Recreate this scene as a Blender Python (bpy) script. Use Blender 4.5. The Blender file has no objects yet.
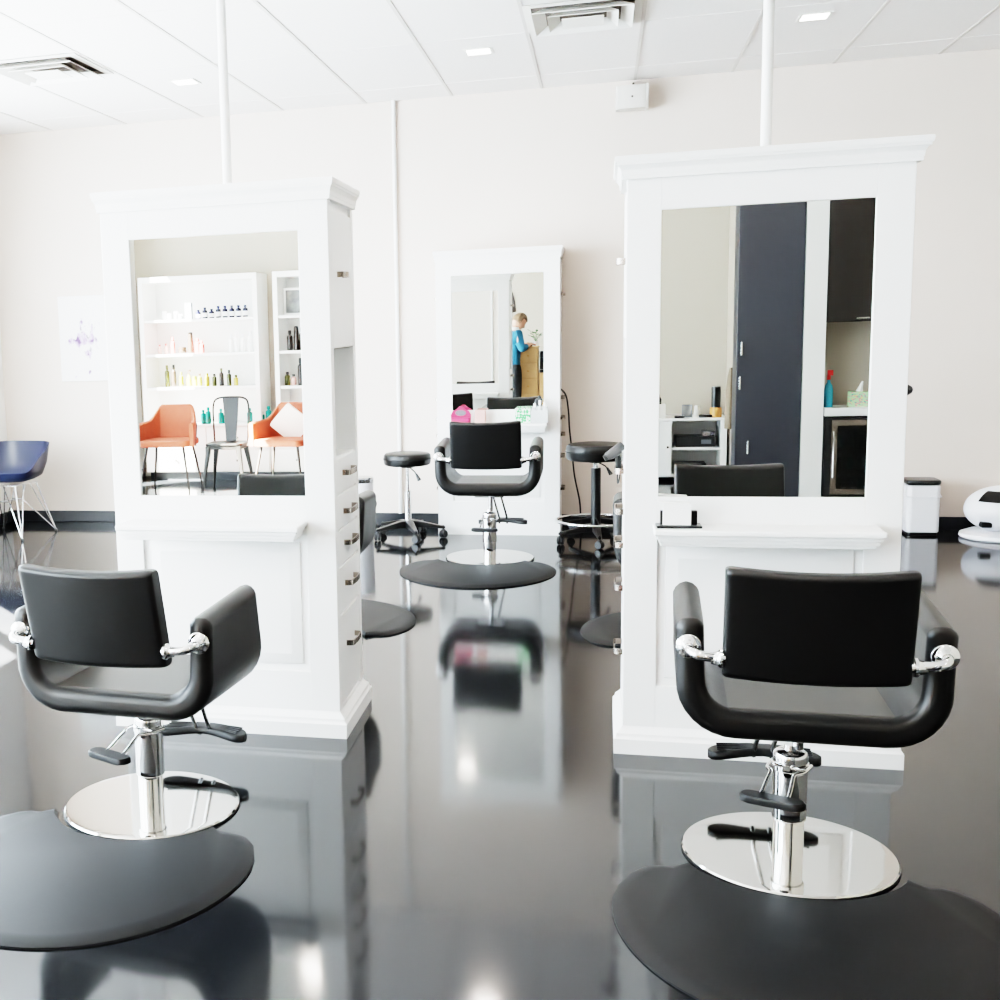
import bpy, bmesh, math, random
from mathutils import Vector, Matrix
random.seed(7)
PI = math.pi
scn = bpy.context.scene
COL = scn.collection

# ------------------------------------------------------------------ materials
def mat(name, color, rough=0.5, metal=0.0, spec=0.5, coat=0.0, bump=0.0, bscale=60.0, vary=0.0, vscale=4.0,
        emit=None, estr=0.0, trans=0.0, rvary=0.0, coat_rough=0.05, sheen=0.0):
    m = bpy.data.materials.new(name); m.use_nodes = True
    nt = m.node_tree; b = nt.nodes['Principled BSDF']
    c = (*color, 1.0)
    b.inputs['Base Color'].default_value = c
    b.inputs['Roughness'].default_value = rough
    b.inputs['Metallic'].default_value = metal
    b.inputs['Specular IOR Level'].default_value = spec
    b.inputs['Coat Weight'].default_value = coat
    b.inputs['Coat Roughness'].default_value = coat_rough
    b.inputs['Transmission Weight'].default_value = trans
    b.inputs['Sheen Weight'].default_value = sheen
    if emit:
        b.inputs['Emission Color'].default_value = (*emit, 1); b.inputs['Emission Strength'].default_value = estr
    tc = nt.nodes.new('ShaderNodeTexCoord')
    if vary or rvary:
        n = nt.nodes.new('ShaderNodeTexNoise'); n.inputs['Scale'].default_value = vscale; n.inputs['Detail'].default_value = 5
        nt.links.new(tc.outputs['Object'], n.inputs['Vector'])
        if vary:
            r = nt.nodes.new('ShaderNodeValToRGB')
            r.color_ramp.elements[0].position = .3; r.color_ramp.elements[1].position = .7
            r.color_ramp.elements[0].color = (*[max(0, x*(1-vary)) for x in color], 1)
            r.color_ramp.elements[1].color = (*[min(1, x*(1+vary)) for x in color], 1)
            nt.links.new(n.outputs['Fac'], r.inputs['Fac']); nt.links.new(r.outputs['Color'], b.inputs['Base Color'])
        if rvary:
            mr = nt.nodes.new('ShaderNodeMapRange')
            mr.inputs['To Min'].default_value = max(0, rough-rvary); mr.inputs['To Max'].default_value = rough+rvary
            nt.links.new(n.outputs['Fac'], mr.inputs['Value']); nt.links.new(mr.outputs['Result'], b.inputs['Roughness'])
    if bump:
        n2 = nt.nodes.new('ShaderNodeTexNoise'); n2.inputs['Scale'].default_value = bscale; n2.inputs['Detail'].default_value = 3
        nt.links.new(tc.outputs['Object'], n2.inputs['Vector'])
        bp = nt.nodes.new('ShaderNodeBump'); bp.inputs['Strength'].default_value = bump; bp.inputs['Distance'].default_value = .01
        nt.links.new(n2.outputs['Fac'], bp.inputs['Height']); nt.links.new(bp.outputs['Normal'], b.inputs['Normal'])
    return m

M = {}
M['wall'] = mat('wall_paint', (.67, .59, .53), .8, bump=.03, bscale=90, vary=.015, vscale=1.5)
M['wallF'] = mat('beige_low_bounce_wall', (.38, .34, .29), .8, bump=.03, bscale=90)  # beige darkened on front and right walls to cut bounce light
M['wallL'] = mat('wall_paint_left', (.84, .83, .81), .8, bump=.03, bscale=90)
M['ceil'] = mat('ceiling_tile', (.83, .795, .775), .9, bump=.10, bscale=160, vary=.02, vscale=40)
M['grid'] = mat('ceiling_grid_metal', (.62, .58, .55), .5)
M['base'] = mat('black_vinyl_base', (.012, .014, .018), .35)
M['white'] = mat('white_lacquer', (.84, .835, .825), .32, bump=.01, bscale=40)
M['whitegap'] = mat('white_shadow_gap', (.55, .54, .53), .5)
M['leather'] = mat('black_vinyl_upholstery', (.007, .0065, .0065), .36, spec=.38, bump=.05, bscale=220, rvary=.05, vscale=8)
M['seat'] = mat('seat_vinyl', (.040, .035, .030), .38, bump=.05, bscale=220)
M['chrome'] = mat('polished_chrome', (.86, .86, .86), .05, 1.0)
M['steel'] = mat('polished_steel_disc', (.62, .60, .57), .06, 1.0)
M['chrome_dark'] = mat('dark_chrome', (.45, .45, .46), .10, 1.0)
M['nickel'] = mat('brushed_nickel', (.34, .30, .27), .25, 1.0)
M['rubber'] = mat('black_rubber', (.006, .006, .0065), .5, spec=.35, bump=.06, bscale=150)
M['mat'] = mat('mat_foam', (.006, .006, .0067), .5, spec=.22, bump=.05, bscale=320, vary=.1, vscale=9)
M['black'] = mat('black_plastic', (.012, .012, .013), .3)
M['whiteplastic'] = mat('white_plastic', (.80, .80, .84), .28)
M['blue'] = mat('navy_shell_plastic', (.010, .015, .040), .4)
M['wire'] = mat('chromed_wire', (.75, .76, .78), .15, 1.0)
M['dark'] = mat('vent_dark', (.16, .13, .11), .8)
M['ventw'] = mat('vent_white_metal', (.80, .78, .74), .45)
M['speaker'] = mat('speaker_plastic', (.62, .59, .55), .5)
M['lamp'] = mat('lamp_diffuser', (1, 1, 1), .5, emit=(1, .95, .86), estr=16)
M['orange'] = mat('rust_orange_fabric', (.30, .062, .030), .75, bump=.08, bscale=200, vary=.08, vscale=12)
M['pillow'] = mat('cream_cushion_fabric', (.82, .76, .70), .9, bump=.08, bscale=120)
M['gunmetal'] = mat('gunmetal_paint', (0.006, 0.005, 0.0045), .32, 0.0, spec=.35)
M['leg'] = mat('dark_wood_leg', (0.02, 0.012, 0.009), .45)
M['slate'] = mat('slate_grey_laminate', (.026, .027, .034), .42, vary=.03, vscale=2)
M['brownblack'] = mat('espresso_laminate', (.012, .009, .008), .4)
M['wood'] = mat('pale_wood', (0.46, 0.27, 0.12), .45, vary=.10, vscale=6)
M['teal'] = mat('teal_knit', (.01, .085, .15), .85, bump=.15, bscale=150)
M['trouser'] = mat('black_trouser_cloth', (.008, .008, .009), .85)
M['skin'] = mat('skin', (0.38, 0.19, 0.13), .5, vary=.04, vscale=15)
M['hair'] = mat('grey_blond_hair', (0.12, 0.075, 0.042), .6, bump=.4, bscale=60, vary=.25, vscale=30)
M['collar'] = mat('white_cotton', (.8, .8, .8), .85)
M['plant'] = mat('leaf_green', (.03, .09, .025), .5)
M['navy'] = mat('navy_glass', (0.004, 0.006, 0.03), .15)
M['pink'] = mat('coral_plastic', (0.42, 0.055, 0.05), .35)
M['hotpink'] = mat('hot_pink_plastic', (0.42, 0.03, 0.09), .4)
M['palepink'] = mat('pale_pink_card', (0.55, 0.3, 0.27), .6)
M['brown'] = mat('brown_bottle', (0.02, 0.012, 0.009), .25)
M['olive'] = mat('olive_bottle', (0.055, 0.052, 0.012), .25)
M['yellow'] = mat('yellow_bottle', (0.3, 0.22, 0.035), .3)
M['tealglass'] = mat('teal_bottle', (0.003, 0.13, 0.11), .15)
M['silver'] = mat('silver_card', (0.14, 0.15, 0.17), .35, .3)
M['paper'] = mat('white_card', (.85, .84, .83), .6)
M['greyart'] = mat('grey_print', (0.16, 0.155, 0.15), .6, vary=.5, vscale=9)
M['cord'] = mat('black_cord', (.015, .013, .013), .5)
M['greyplastic'] = mat('dark_grey_plastic', (.05, .047, .046), .3)
M['cloth'] = mat('taupe_cloth', (.20, .16, .12), .9, bump=.2, bscale=30)
M['fridgeglass'] = mat('dark_fridge_glass', (.006, .007, .008), .06, spec=.5)
M['bluefluid'] = mat('blue_liquid', (.05, .30, .40), .15)
M['red'] = mat('red_plastic', (.5, .02, .02), .35)
M['amber'] = mat('amber_wood', (.45, .22, .07), .4)

def mirror_mat():
    m = bpy.data.materials.new('silvered_mirror'); m.use_nodes = True
    b = m.node_tree.nodes['Principled BSDF']
    b.inputs['Base Color'].default_value = (.86, .88, .86, 1); b.inputs['Metallic'].default_value = 1; b.inputs['Roughness'].default_value = 0.0
    return m
M['mirror'] = mirror_mat()

def floor_mat():
    m = bpy.data.materials.new('dark_epoxy_floor'); m.use_nodes = True
    nt = m.node_tree; b = nt.nodes['Principled BSDF']
    tc = nt.nodes.new('ShaderNodeTexCoord')
    n = nt.nodes.new('ShaderNodeTexNoise'); n.inputs['Scale'].default_value = .9; n.inputs['Detail'].default_value = 8; n.inputs['Roughness'].default_value = .6
    nt.links.new(tc.outputs['Object'], n.inputs['Vector'])
    r = nt.nodes.new('ShaderNodeValToRGB')
    r.color_ramp.elements[0].position = .3; r.color_ramp.elements[1].position = .72
    r.color_ramp.elements[0].color = (.0075, .0085, .0105, 1); r.color_ramp.elements[1].color = (.013, .0135, .0145, 1)
    nt.links.new(n.outputs['Fac'], r.inputs['Fac']); nt.links.new(r.outputs['Color'], b.inputs['Base Color'])
    b.inputs['Roughness'].default_value = .085
    b.inputs['IOR'].default_value = 1.52
    n2 = nt.nodes.new('ShaderNodeTexNoise'); n2.inputs['Scale'].default_value = 2.2; n2.inputs['Detail'].default_value = 2
    nt.links.new(tc.outputs['Object'], n2.inputs['Vector'])
    bp = nt.nodes.new('ShaderNodeBump'); bp.inputs['Strength'].default_value = .05; bp.inputs['Distance'].default_value = .02
    nt.links.new(n2.outputs['Fac'], bp.inputs['Height']); nt.links.new(bp.outputs['Normal'], b.inputs['Normal'])
    return m
M['floor'] = floor_mat()

def pane_mat():
    m = bpy.data.materials.new('clear_window_glass'); m.use_nodes = True
    nt = m.node_tree; nt.nodes.clear()
    o = nt.nodes.new('ShaderNodeOutputMaterial'); mx = nt.nodes.new('ShaderNodeMixShader'); mx.inputs[0].default_value = .06
    t = nt.nodes.new('ShaderNodeBsdfTransparent'); g = nt.nodes.new('ShaderNodeBsdfGlossy'); g.inputs['Roughness'].default_value = 0
    t.inputs['Color'].default_value = (.96, .98, .97, 1)
    nt.links.new(t.outputs[0], mx.inputs[1]); nt.links.new(g.outputs[0], mx.inputs[2]); nt.links.new(mx.outputs[0], o.inputs[0])
    return m
M['pane'] = pane_mat()

def clear_mat():
    m = bpy.data.materials.new('clear_acrylic'); m.use_nodes = True
    nt = m.node_tree; nt.nodes.clear()
    o = nt.nodes.new('ShaderNodeOutputMaterial'); mx = nt.nodes.new('ShaderNodeMixShader'); mx.inputs[0].default_value = .45
    t = nt.nodes.new('ShaderNodeBsdfTransparent'); p = nt.nodes.new('ShaderNodeBsdfPrincipled')
    p.inputs['Base Color'].default_value = (.85, .88, .88, 1); p.inputs['Roughness'].default_value = .1
    nt.links.new(t.outputs[0], mx.inputs[1]); nt.links.new(p.outputs[0], mx.inputs[2]); nt.links.new(mx.outputs[0], o.inputs[0])
    return m
M['clear'] = clear_mat()
M['darkpane'] = M['clear'].copy(); M['darkpane'].name = 'smoked_glass'
for n_ in M['darkpane'].node_tree.nodes:
    if n_.type == 'BSDF_PRINCIPLED': n_.inputs['Base Color'].default_value = (.01, .012, .014, 1)
    if n_.type == 'MIX_SHADER': n_.inputs[0].default_value = .6

def blotch_mat(name, cols, base, scale, spread, thresh, cy=.5):
    """coloured paint blotches gathered in the middle of a white sheet (generated coordinates)"""
    m = bpy.data.materials.new(name); m.use_nodes = True
    nt = m.node_tree; b = nt.nodes['Principled BSDF']; b.inputs['Roughness'].default_value = .7
    L = nt.links.new; N = nt.nodes.new
    tc = N('ShaderNodeTexCoord')
    n = N('ShaderNodeTexNoise'); n.inputs['Scale'].default_value = scale; n.inputs['Detail'].default_value = 4; L(tc.outputs['Generated'], n.inputs['Vector'])
    n2 = N('ShaderNodeTexNoise'); n2.inputs['Scale'].default_value = scale*1.7; L(tc.outputs['Generated'], n2.inputs['Vector'])
    d = N('ShaderNodeVectorMath'); d.operation = 'DISTANCE'; L(tc.outputs['Generated'], d.inputs[0]); d.inputs[1].default_value = (.5, cy, .5)
    mr = N('ShaderNodeMapRange'); mr.inputs['From Min'].default_value = 0; mr.inputs['From Max'].default_value = spread
    mr.inputs['To Min'].default_value = .12; mr.inputs['To Max'].default_value = -.25; L(d.outputs['Value'], mr.inputs['Value'])
    a = N('ShaderNodeMath'); a.operation = 'ADD'; L(n.outputs['Fac'], a.inputs[0]); L(mr.outputs['Result'], a.inputs[1])
    cr = N('ShaderNodeValToRGB'); cr.color_ramp.elements[0].position = thresh; cr.color_ramp.elements[1].position = thresh+.06
    cr.color_ramp.elements[0].color = (0, 0, 0, 1); cr.color_ramp.elements[1].color = (1, 1, 1, 1); L(a.outputs[0], cr.inputs['Fac'])
    c2 = N('ShaderNodeValToRGB'); e = c2.color_ramp.elements
    e[0].position = .36; e[0].color = (*cols[0], 1); e[1].position = .64; e[1].color = (*cols[-1], 1)
    for i, c in enumerate(cols[1:-1]):
        q = e.new(.36+.28*(i+1)/(len(cols)-1)); q.color = (*c, 1)
    L(n2.outputs['Fac'], c2.inputs['Fac'])
    mx = N('ShaderNodeMix'); mx.data_type = 'RGBA'; mx.inputs['A'].default_value = (*base, 1)
    L(cr.outputs['Color'], mx.inputs['Factor']); L(c2.outputs['Color'], mx.inputs['B']); L(mx.outputs['Result'], b.inputs['Base Color'])
    return m
M['art'] = blotch_mat('purple_blotch_print', [(.10, .05, .14), (.42, .30, .55), (.62, .52, .70), (.12, .10, .12)], (.84, .84, .84), 5.5, .62, .525, 0.0)
M['greenbox'] = blotch_mat('green_pattern_card', [(.02, .30, .06), (.10, .45, .15), (.02, .2, .05)], (.75, .85, .75), 7, 1.5, .42)
M['tissue'] = blotch_mat('floral_tissue_card', [(.02, .25, .18), (.45, .10, .20), (.35, .45, .12)], (.25, .40, .22), 6, 1.5, .45)

# ------------------------------------------------------------------ mesh helpers
def B(): return bmesh.new()

def add_box(bm, a, b, bev=0.0, seg=2, mtx=None):
    x0, y0, z0 = a; x1, y1, z1 = b
    r = bmesh.ops.create_cube(bm, size=1.0); vs = r['verts']
    for v in vs:
        v.co = Vector(((x0+x1)/2+v.co.x*(x1-x0), (y0+y1)/2+v.co.y*(y1-y0), (z0+z1)/2+v.co.z*(z1-z0)))
    if bev > 0:
        es = list({e for v in vs for e in v.link_edges})
        rr = bmesh.ops.bevel(bm, geom=es, offset=bev, segments=seg, affect='EDGES', profile=.5)
        vs = list({v for f in rr['faces'] for v in f.verts} | {v for v in vs if v.is_valid})
    if mtx is not None:
        for v in vs: v.co = mtx @ v.co
    return vs

def loft(bm, rings, caps=True, closed=True):
    R = [[bm.verts.new(p) for p in r] for r in rings]
    n = len(R[0])
    for i in range(len(R)-1):
        for j in range(n if closed else n-1):
            k = (j+1) % n
            bm.faces.new((R[i][j], R[i][k], R[i+1][k], R[i+1][j]))
    if caps:
        bm.faces.new(R[0][::-1]); bm.faces.new(R[-1])
    return R

def lathe(bm, prof, seg=32, c=(0, 0, 0), axis='z', cap=True):
    """prof: (radius, height) from bottom to top"""
    rings = []
    for r, h in prof:
        ring = []
        for i in range(seg):
            t = 2*PI*i/seg; a, b = max(r, 1e-4)*math.cos(t), max(r, 1e-4)*math.sin(t)
            p = {'z': (a, b, h), 'y': (a, h, b), 'x': (h, a, b)}[axis]
            ring.append(Vector(p)+Vector(c))
        rings.append(ring)
    loft(bm, rings, cap)

def smooth_path(pts, n=6):
    P = [Vector(p) for p in pts]; out = []
    for i in range(len(P)-1):
        p0 = P[max(i-1, 0)]; p1 = P[i]; p2 = P[i+1]; p3 = P[min(i+2, len(P)-1)]
        for k in range(n):
            t = k/n
            out.append(.5*((2*p1)+(-p0+p2)*t+(2*p0-5*p1+4*p2-p3)*t*t+(-p0+3*p1-3*p2+p3)*t**3))
    out.append(P[-1]); return out

def tube(bm, pts, r, seg=10, closed=False):
    P = [Vector(p) for p in pts]; n = len(P); rad = r if callable(r) else (lambda t: r)
    T = []
    for i in range(n):
        if closed: d = P[(i+1) % n]-P[i-1]
        else: d = P[min(i+1, n-1)]-P[max(i-1, 0)]
        T.append(d.normalized())
    up = Vector((0, 0, 1)) if abs(T[0].z) < .9 else Vector((1, 0, 0))
    N = (up-T[0]*up.dot(T[0])).normalized(); rings = []
    for i in range(n):
        N = (N-T[i]*N.dot(T[i])).normalized(); Bn = T[i].cross(N)
        rr = rad(i/(n-1))
        rings.append([P[i]+rr*(math.cos(2*PI*k/seg)*N+math.sin(2*PI*k/seg)*Bn) for k in range(seg)])
    if closed:
        rings.append(rings[0]); loft(bm, rings, False); bmesh.ops.remove_doubles(bm, verts=bm.verts[:], dist=1e-6)
    else: loft(bm, rings)

def rrect(w, h, r, n=4):
    r = min(r, w/2-1e-4, h/2-1e-4); out = []
    for cx, cy, a in ((w/2-r, h/2-r, 0), (-w/2+r, h/2-r, PI/2), (-w/2+r, -h/2+r, PI), (w/2-r, -h/2+r, 1.5*PI)):
        for k in range(n+1):
            t = a+PI/2*k/n; out.append((cx+r*math.cos(t), cy+r*math.sin(t)))
    return out

def rounded_prism(bm, w, d, z0, z1, r, c=(0, 0), edge=.01, n=6):
    """upright block with a rounded-rectangle plan and softened top and bottom edges"""
    rings = []
    for z, o in ((z0, edge), (z0+edge*.3, edge*.3), (z0+edge, 0), (z1-edge, 0), (z1-edge*.3, edge*.3), (z1, edge)):
        rings.append([(c[0]+x, c[1]+y, z) for x, y in rrect(w-2*o, d-2*o, max(r-o, .002), n)])
    loft(bm, rings)

def link(o): COL.objects.link(o); return o

def obj(name, bm, m, parent=None, label=None, smooth=38, wn=True):
    bmesh.ops.recalc_face_normals(bm, faces=bm.faces[:])
    me = bpy.data.meshes.new(name); bm.to_mesh(me); bm.free()
    for mm in (m if isinstance(m, (list, tuple)) else [m]): me.materials.append(mm)
    me.shade_smooth(); me.set_sharp_from_angle(angle=math.radians(smooth))
    o = link(bpy.data.objects.new(name, me))
    if wn:
        w = o.modifiers.new('wn', 'WEIGHTED_NORMAL'); w.keep_sharp = True
    if parent: o.parent = parent
    if label: o['label'] = label
    return o

def tag(o, label, cat, group=None, kind=None):
    if label: o['label'] = label
    if cat: o['category'] = cat
    if group: o['group'] = group
    if kind: o['kind'] = kind
    return o

def thing(name, label, cat, loc=(0, 0, 0), rz=0.0, group=None):
    o = link(bpy.data.objects.new(name, None)); o.empty_display_size = .1
    o.location = loc; o.rotation_euler = (0, 0, rz)
    return tag(o, label, cat, group)

def struct(name, bm, m, parent=None, **k):
    o = obj(name, bm, m, parent, **k); o['kind'] = 'structure'; return o

def dup(root, loc, rz, label, group=None, scale=None):
    r = root.copy(); link(r); r.location = loc; r.rotation_euler = (0, 0, rz); r['label'] = label
    if group: r['group'] = group
    if scale: r.scale = scale
    for ch in root.children:
        c = ch.copy(); link(c); c.parent = r
        for g in ch.children:
            d = g.copy(); link(d); d.parent = c
    return r

# ------------------------------------------------------------------ room shell
XL, XR, YF, YB, ZC = -5.25, 3.35, -4.1, 10.0, 3.449
bm = B(); add_box(bm, (XL-.2, YF-.2, -.1), (XR+.2, YB+.2, 0)); struct('floor', bm, M['floor'])
bm = B(); add_box(bm, (XL-.2, YF-.2, ZC), (XR+.2, YB+.2, ZC+.1)); ceiling = struct('ceiling', bm, M['ceil'])
bm = B(); add_box(bm, (XL-.2, YB, 0), (XR+.2, YB+.2, ZC)); struct('wall_back', bm, M['wall'])
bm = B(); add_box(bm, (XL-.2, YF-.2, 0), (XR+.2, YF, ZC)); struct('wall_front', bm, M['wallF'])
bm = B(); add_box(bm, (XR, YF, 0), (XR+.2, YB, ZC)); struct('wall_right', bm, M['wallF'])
WIN = [(-3.3, -2.7), (-1.4, 1.1), (1.7, 4.7), (5.25, 8.45)]; WZ0, WZ1 = .30, 3.22
bm = B()
add_box(bm, (XL-.12, YF, 0), (XL, YB, WZ0)); add_box(bm, (XL-.12, YF, WZ1), (XL, YB, ZC))
ys = [YF]+[y for w in WIN for y in w]+[YB]
for i in range(0, len(ys), 2): add_box(bm, (XL-.12, ys[i], WZ0), (XL, ys[i+1], WZ1))
struct('wall_left', bm, M['wallL'])
for i, (a, b) in enumerate(WIN):
    bm = B(); t = .05
    add_box(bm, (XL-.11, a, WZ0), (XL-.05, a+t, WZ1)); add_box(bm, (XL-.11, b-t, WZ0), (XL-.05, b, WZ1))
    add_box(bm, (XL-.11, a, WZ0), (XL-.05, b, WZ0+t)); add_box(bm, (XL-.11, a, WZ1-t), (XL-.05, b, WZ1))
    mid = 8.03 if i == 3 else (a+b)/2
    if b-a > 2: add_box(bm, (XL-.11, mid-.045, WZ0), (XL-.05, mid+.045, WZ1))
    w = struct('window_%d' % (i+1), bm, M['white'])
    bm = B(); add_box(bm, (XL-.083, a+t, WZ0+t), (XL-.077, b-t, WZ1-t)); struct('window_pane', bm, M['pane'], w)
# black vinyl baseboards
bm = B(); add_box(bm, (XL, YB-.012, 0), (XR, YB, .10), .004, 1); struct('baseboard_back', bm, M['base'])
bm = B(); add_box(bm, (XL, YF, 0), (XL+.012, YB-.02, .10), .004, 1); struct('baseboard_left', bm, M['base'])
bm = B(); add_box(bm, (XR-.012, YF, 0), (XR, YB-.02, .10), .004, 1); struct('baseboard_right', bm, M['base'])
bm = B(); add_box(bm, (-2.2, YF, 0), (1.2, YF+.012, .10), .004, 1); struct('baseboard_front', bm, M['base'])
# conduit running down the back wall
bm = B(); tube(bm, [(-1.63, YB-.022, .10), (-1.63, YB-.022, ZC)], .016, 12); struct('trim_1', bm, M['white'])
# ceiling grid: T bars flush under the tiles
GX = [-.47+.693*k for k in range(-6, 6)]
bm = B()
for x in GX: add_box(bm, (x-.011, YF, ZC-.004), (x+.011, YB, ZC+.001))
struct('ceiling_grid', bm, M['grid'], ceiling)
bm = B()
for k in range(-9, 2):
    y = 8.10+1.386*k
    if YF < y < YB: add_box(bm, (XL, y-.004, ZC-.003), (XR, y+.004, ZC+.001))
struct('ceiling_cross_grid', bm, M['ceil'], ceiling)

# ------------------------------------------------------------------ styling stations
W2 = .4695
ZH = 2.142
DRAW = [(.985, 1.128, 1.063), (.842, .981, .905), (.692, .838, .774), (.492, .688, .605), (.125, .488, .350)]
def bar_pull(parent, y, z, side, L=.17):
    bm = B(); x = W2+.030
    pts = [(side*(W2-.004), y-L/2, z), (side*(x-.004), y-L/2+.008, z), (side*x, y-L/4, z), (side*(x+.002), y, z), (side*x, y+L/4, z), (side*(x-.004), y+L/2-.008, z), (side*(W2-.004), y+L/2, z)]
    rings = []
    P = smooth_path(pts, 4)
    for i, p in enumerate(P):
        d = (P[min(i+1, len(P)-1)]-P[max(i-1, 0)]).normalized(); n = Vector((d.y, -d.x, 0))
        rings.append([p+n*a+Vector((0, 0, b)) for a, b in ((.0025, .011), (-.0025, .011), (-.0025, -.011), (.0025, -.011))])
    loft(bm, rings)
    return obj('handle', bm, M['nickel'], parent, 'brushed metal bow handle')

def make_station(x, y, label, dep=.489, double=True, base_o=.0315, pole=True, sdx=0.0, pole_dx=0.0, co=1.0):
    t = thing('styling_station', label, 'styling station', (x, y, 0), 0, 'white styling stations')
    z0, z1 = .012, ZH
    yb = dep-.02 if double else dep
    n0, n1 = 1.132, 1.566                      # open niche on each side
    bm = B(); s = W2-.012
    add_box(bm, (-s, .02, z0), (s, yb, n0)); add_box(bm, (-s, .02, n1), (s, yb, z1)); add_box(bm, (-.18, .02, n0), (.18, yb, n1))
    for q in (-1, 1):
        xs = sorted((q*.18, q*s))
        add_box(bm, (xs[0], .02, n0), (xs[1], .05, n1)); add_box(bm, (xs[0], dep-.05, n0), (xs[1], yb, n1))
        xs = sorted((q*s, q*W2))              # thin side stiles
        add_box(bm, (xs[0], .02, .10), (xs[1], .048, z1)); add_box(bm, (xs[0], dep-.048, .10), (xs[1], yb, z1))
    obj('carcass', bm, M['white'], t)
    for f in ((1, -1) if double else (1,)):
        fy = (lambda v: v) if f == 1 else (lambda v: dep-v)
        def bx(bm, x0, y0, z0, x1, y1, z1, bev=0.0, seg=2):
            a, b = sorted((fy(y0), fy(y1))); add_box(bm, (x0, a, z0), (x1, b, z1), bev, seg)
        bm = B()
        bx(bm, -W2, 0, .09, -.35, .02, z1, .002, 1); bx(bm, .35, 0, .09, W2, .02, z1, .002, 1)
        bx(bm, -.352, 0, 2.025, .352, .02, z1, .002, 1); bx(bm, -.352, 0, .83, .352, .02, .986, .002, 1); bx(bm, -.352, 0, .09, .352, .02, .265, .002, 1)
        obj('face_frame', bm, M['white'], t)
        bm = B(); bx(bm, -.352, .010, .984, .352, .0195, 2.027); obj('mirror', bm, M['mirror'], t, 'tall framed mirror')
        # raised panel under the shelf
        bm = B(); bx(bm, -.352, .0135, .263, .352, .0195, .832)
        rings = []
        for m_, yy in ((.030, .013), (.032, .007), (.072, -.003), (.075, -.003)):
            rings.append([(xx, fy(yy), zz) for xx, zz in ((-.35+m_, .265+m_), (.35-m_, .265+m_), (.35-m_, .83-m_), (-.35+m_, .83-m_))])
        loft(bm, rings)
        obj('raised_panel', bm, M['white'], t)
        bm = B()
        bx(bm, -.380+sdx, -.165, .866, .380+sdx, 0, .888, .006, 3); bx(bm, -.370+sdx, -.152, .851, .370+sdx, 0, .867, .004, 2)
        bx(bm, -.362+sdx, -.142, .837, .362+sdx, 0, .852, .004, 2); bx(bm, -.355+sdx, -.130, .823, .355+sdx, 0, .838, .004, 2)
        obj('shelf', bm, M['white'], t)
    bm = B(); rings = []
    for z, o in ((2.136, .0), (2.1361, .016), (2.150, .016), (2.1502, .019), (2.156, .019), (2.168, .021), (2.178, .027), (2.184, .032), (2.1842, .036), (2.194, .036), (2.1942, .041), (2.205, .043), (2.212, .043), (2.216, .040)):
        o *= co; yo = o if double else 0
        rings.append([(-W2-o, -o, z), (W2+o, -o, z), (W2+o, dep+yo, z), (-W2-o, dep+yo, z)])
    loft(bm, rings); obj('cornice', bm, M['white'], t, smooth=12, wn=False)
    bm = B(); rings = []
    for z, o in ((0, 1), (.058, 1), (.064, .80), (.070, .72), (.078, .70), (.090, .30), (.098, .10), (.102, .06)):
        o *= base_o; yo = o if double else 0
        rings.append([(-W2-o, -o, z), (W2+o, -o, z), (W2+o, dep+yo, z), (-W2-o, dep+yo, z)])
    loft(bm, rings); obj('base_moulding', bm, M['white'], t)
    for q in (-1, 1):
        xs = sorted((q*(W2-.0125), q*W2))
        bm = B(); add_box(bm, (xs[0], .052, n1+.004), (xs[1], dep-.052, 2.10), .002, 1)
        d = obj('cabinet_door', bm, M['white'], t); bar_pull(d, .20, 1.857, q, .10)
        for a, b, h in DRAW:
            bm = B(); add_box(bm, (xs[0], .052, a+.002), (xs[1], dep-.052, b-.002), .003, 1)
            d = obj('drawer', bm, M['white'], t); bar_pull(d, dep/2, h, q)
    if pole:
        bm = B(); tube(bm, [(pole_dx, dep/2, 2.216), (pole_dx, dep/2, ZC)], .019, 16)
        lathe(bm, [(.05, 2.217), (.05, 2.225), (.022, 2.235)], 20, (pole_dx, dep/2, 0)); lathe(bm, [(.022, ZC-.02), (.05, ZC-.008), (.05, ZC)], 20, (pole_dx, dep/2, 0))
        obj('ceiling_pole', bm, M['white'], t)
    return t
RX, RY = .0799+W2, 4.654
LX, LY = -1.958+W2, 4.637
BX, BY = -1.2545+W2, 9.544
make_station(RX, RY, 'tall white station whose mirror shows a dark grey cupboard, card holder on shelf', sdx=.011, pole_dx=.02)
make_station(LX, LY, 'tall white station whose mirror shows orange chairs and product shelves', sdx=-.025, co=.65)
make_station(BX, BY, 'white mirror station against the back wall, pink and green boxes on shelf', dep=.44, double=False, base_o=.004, pole=False, co=.45)

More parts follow.
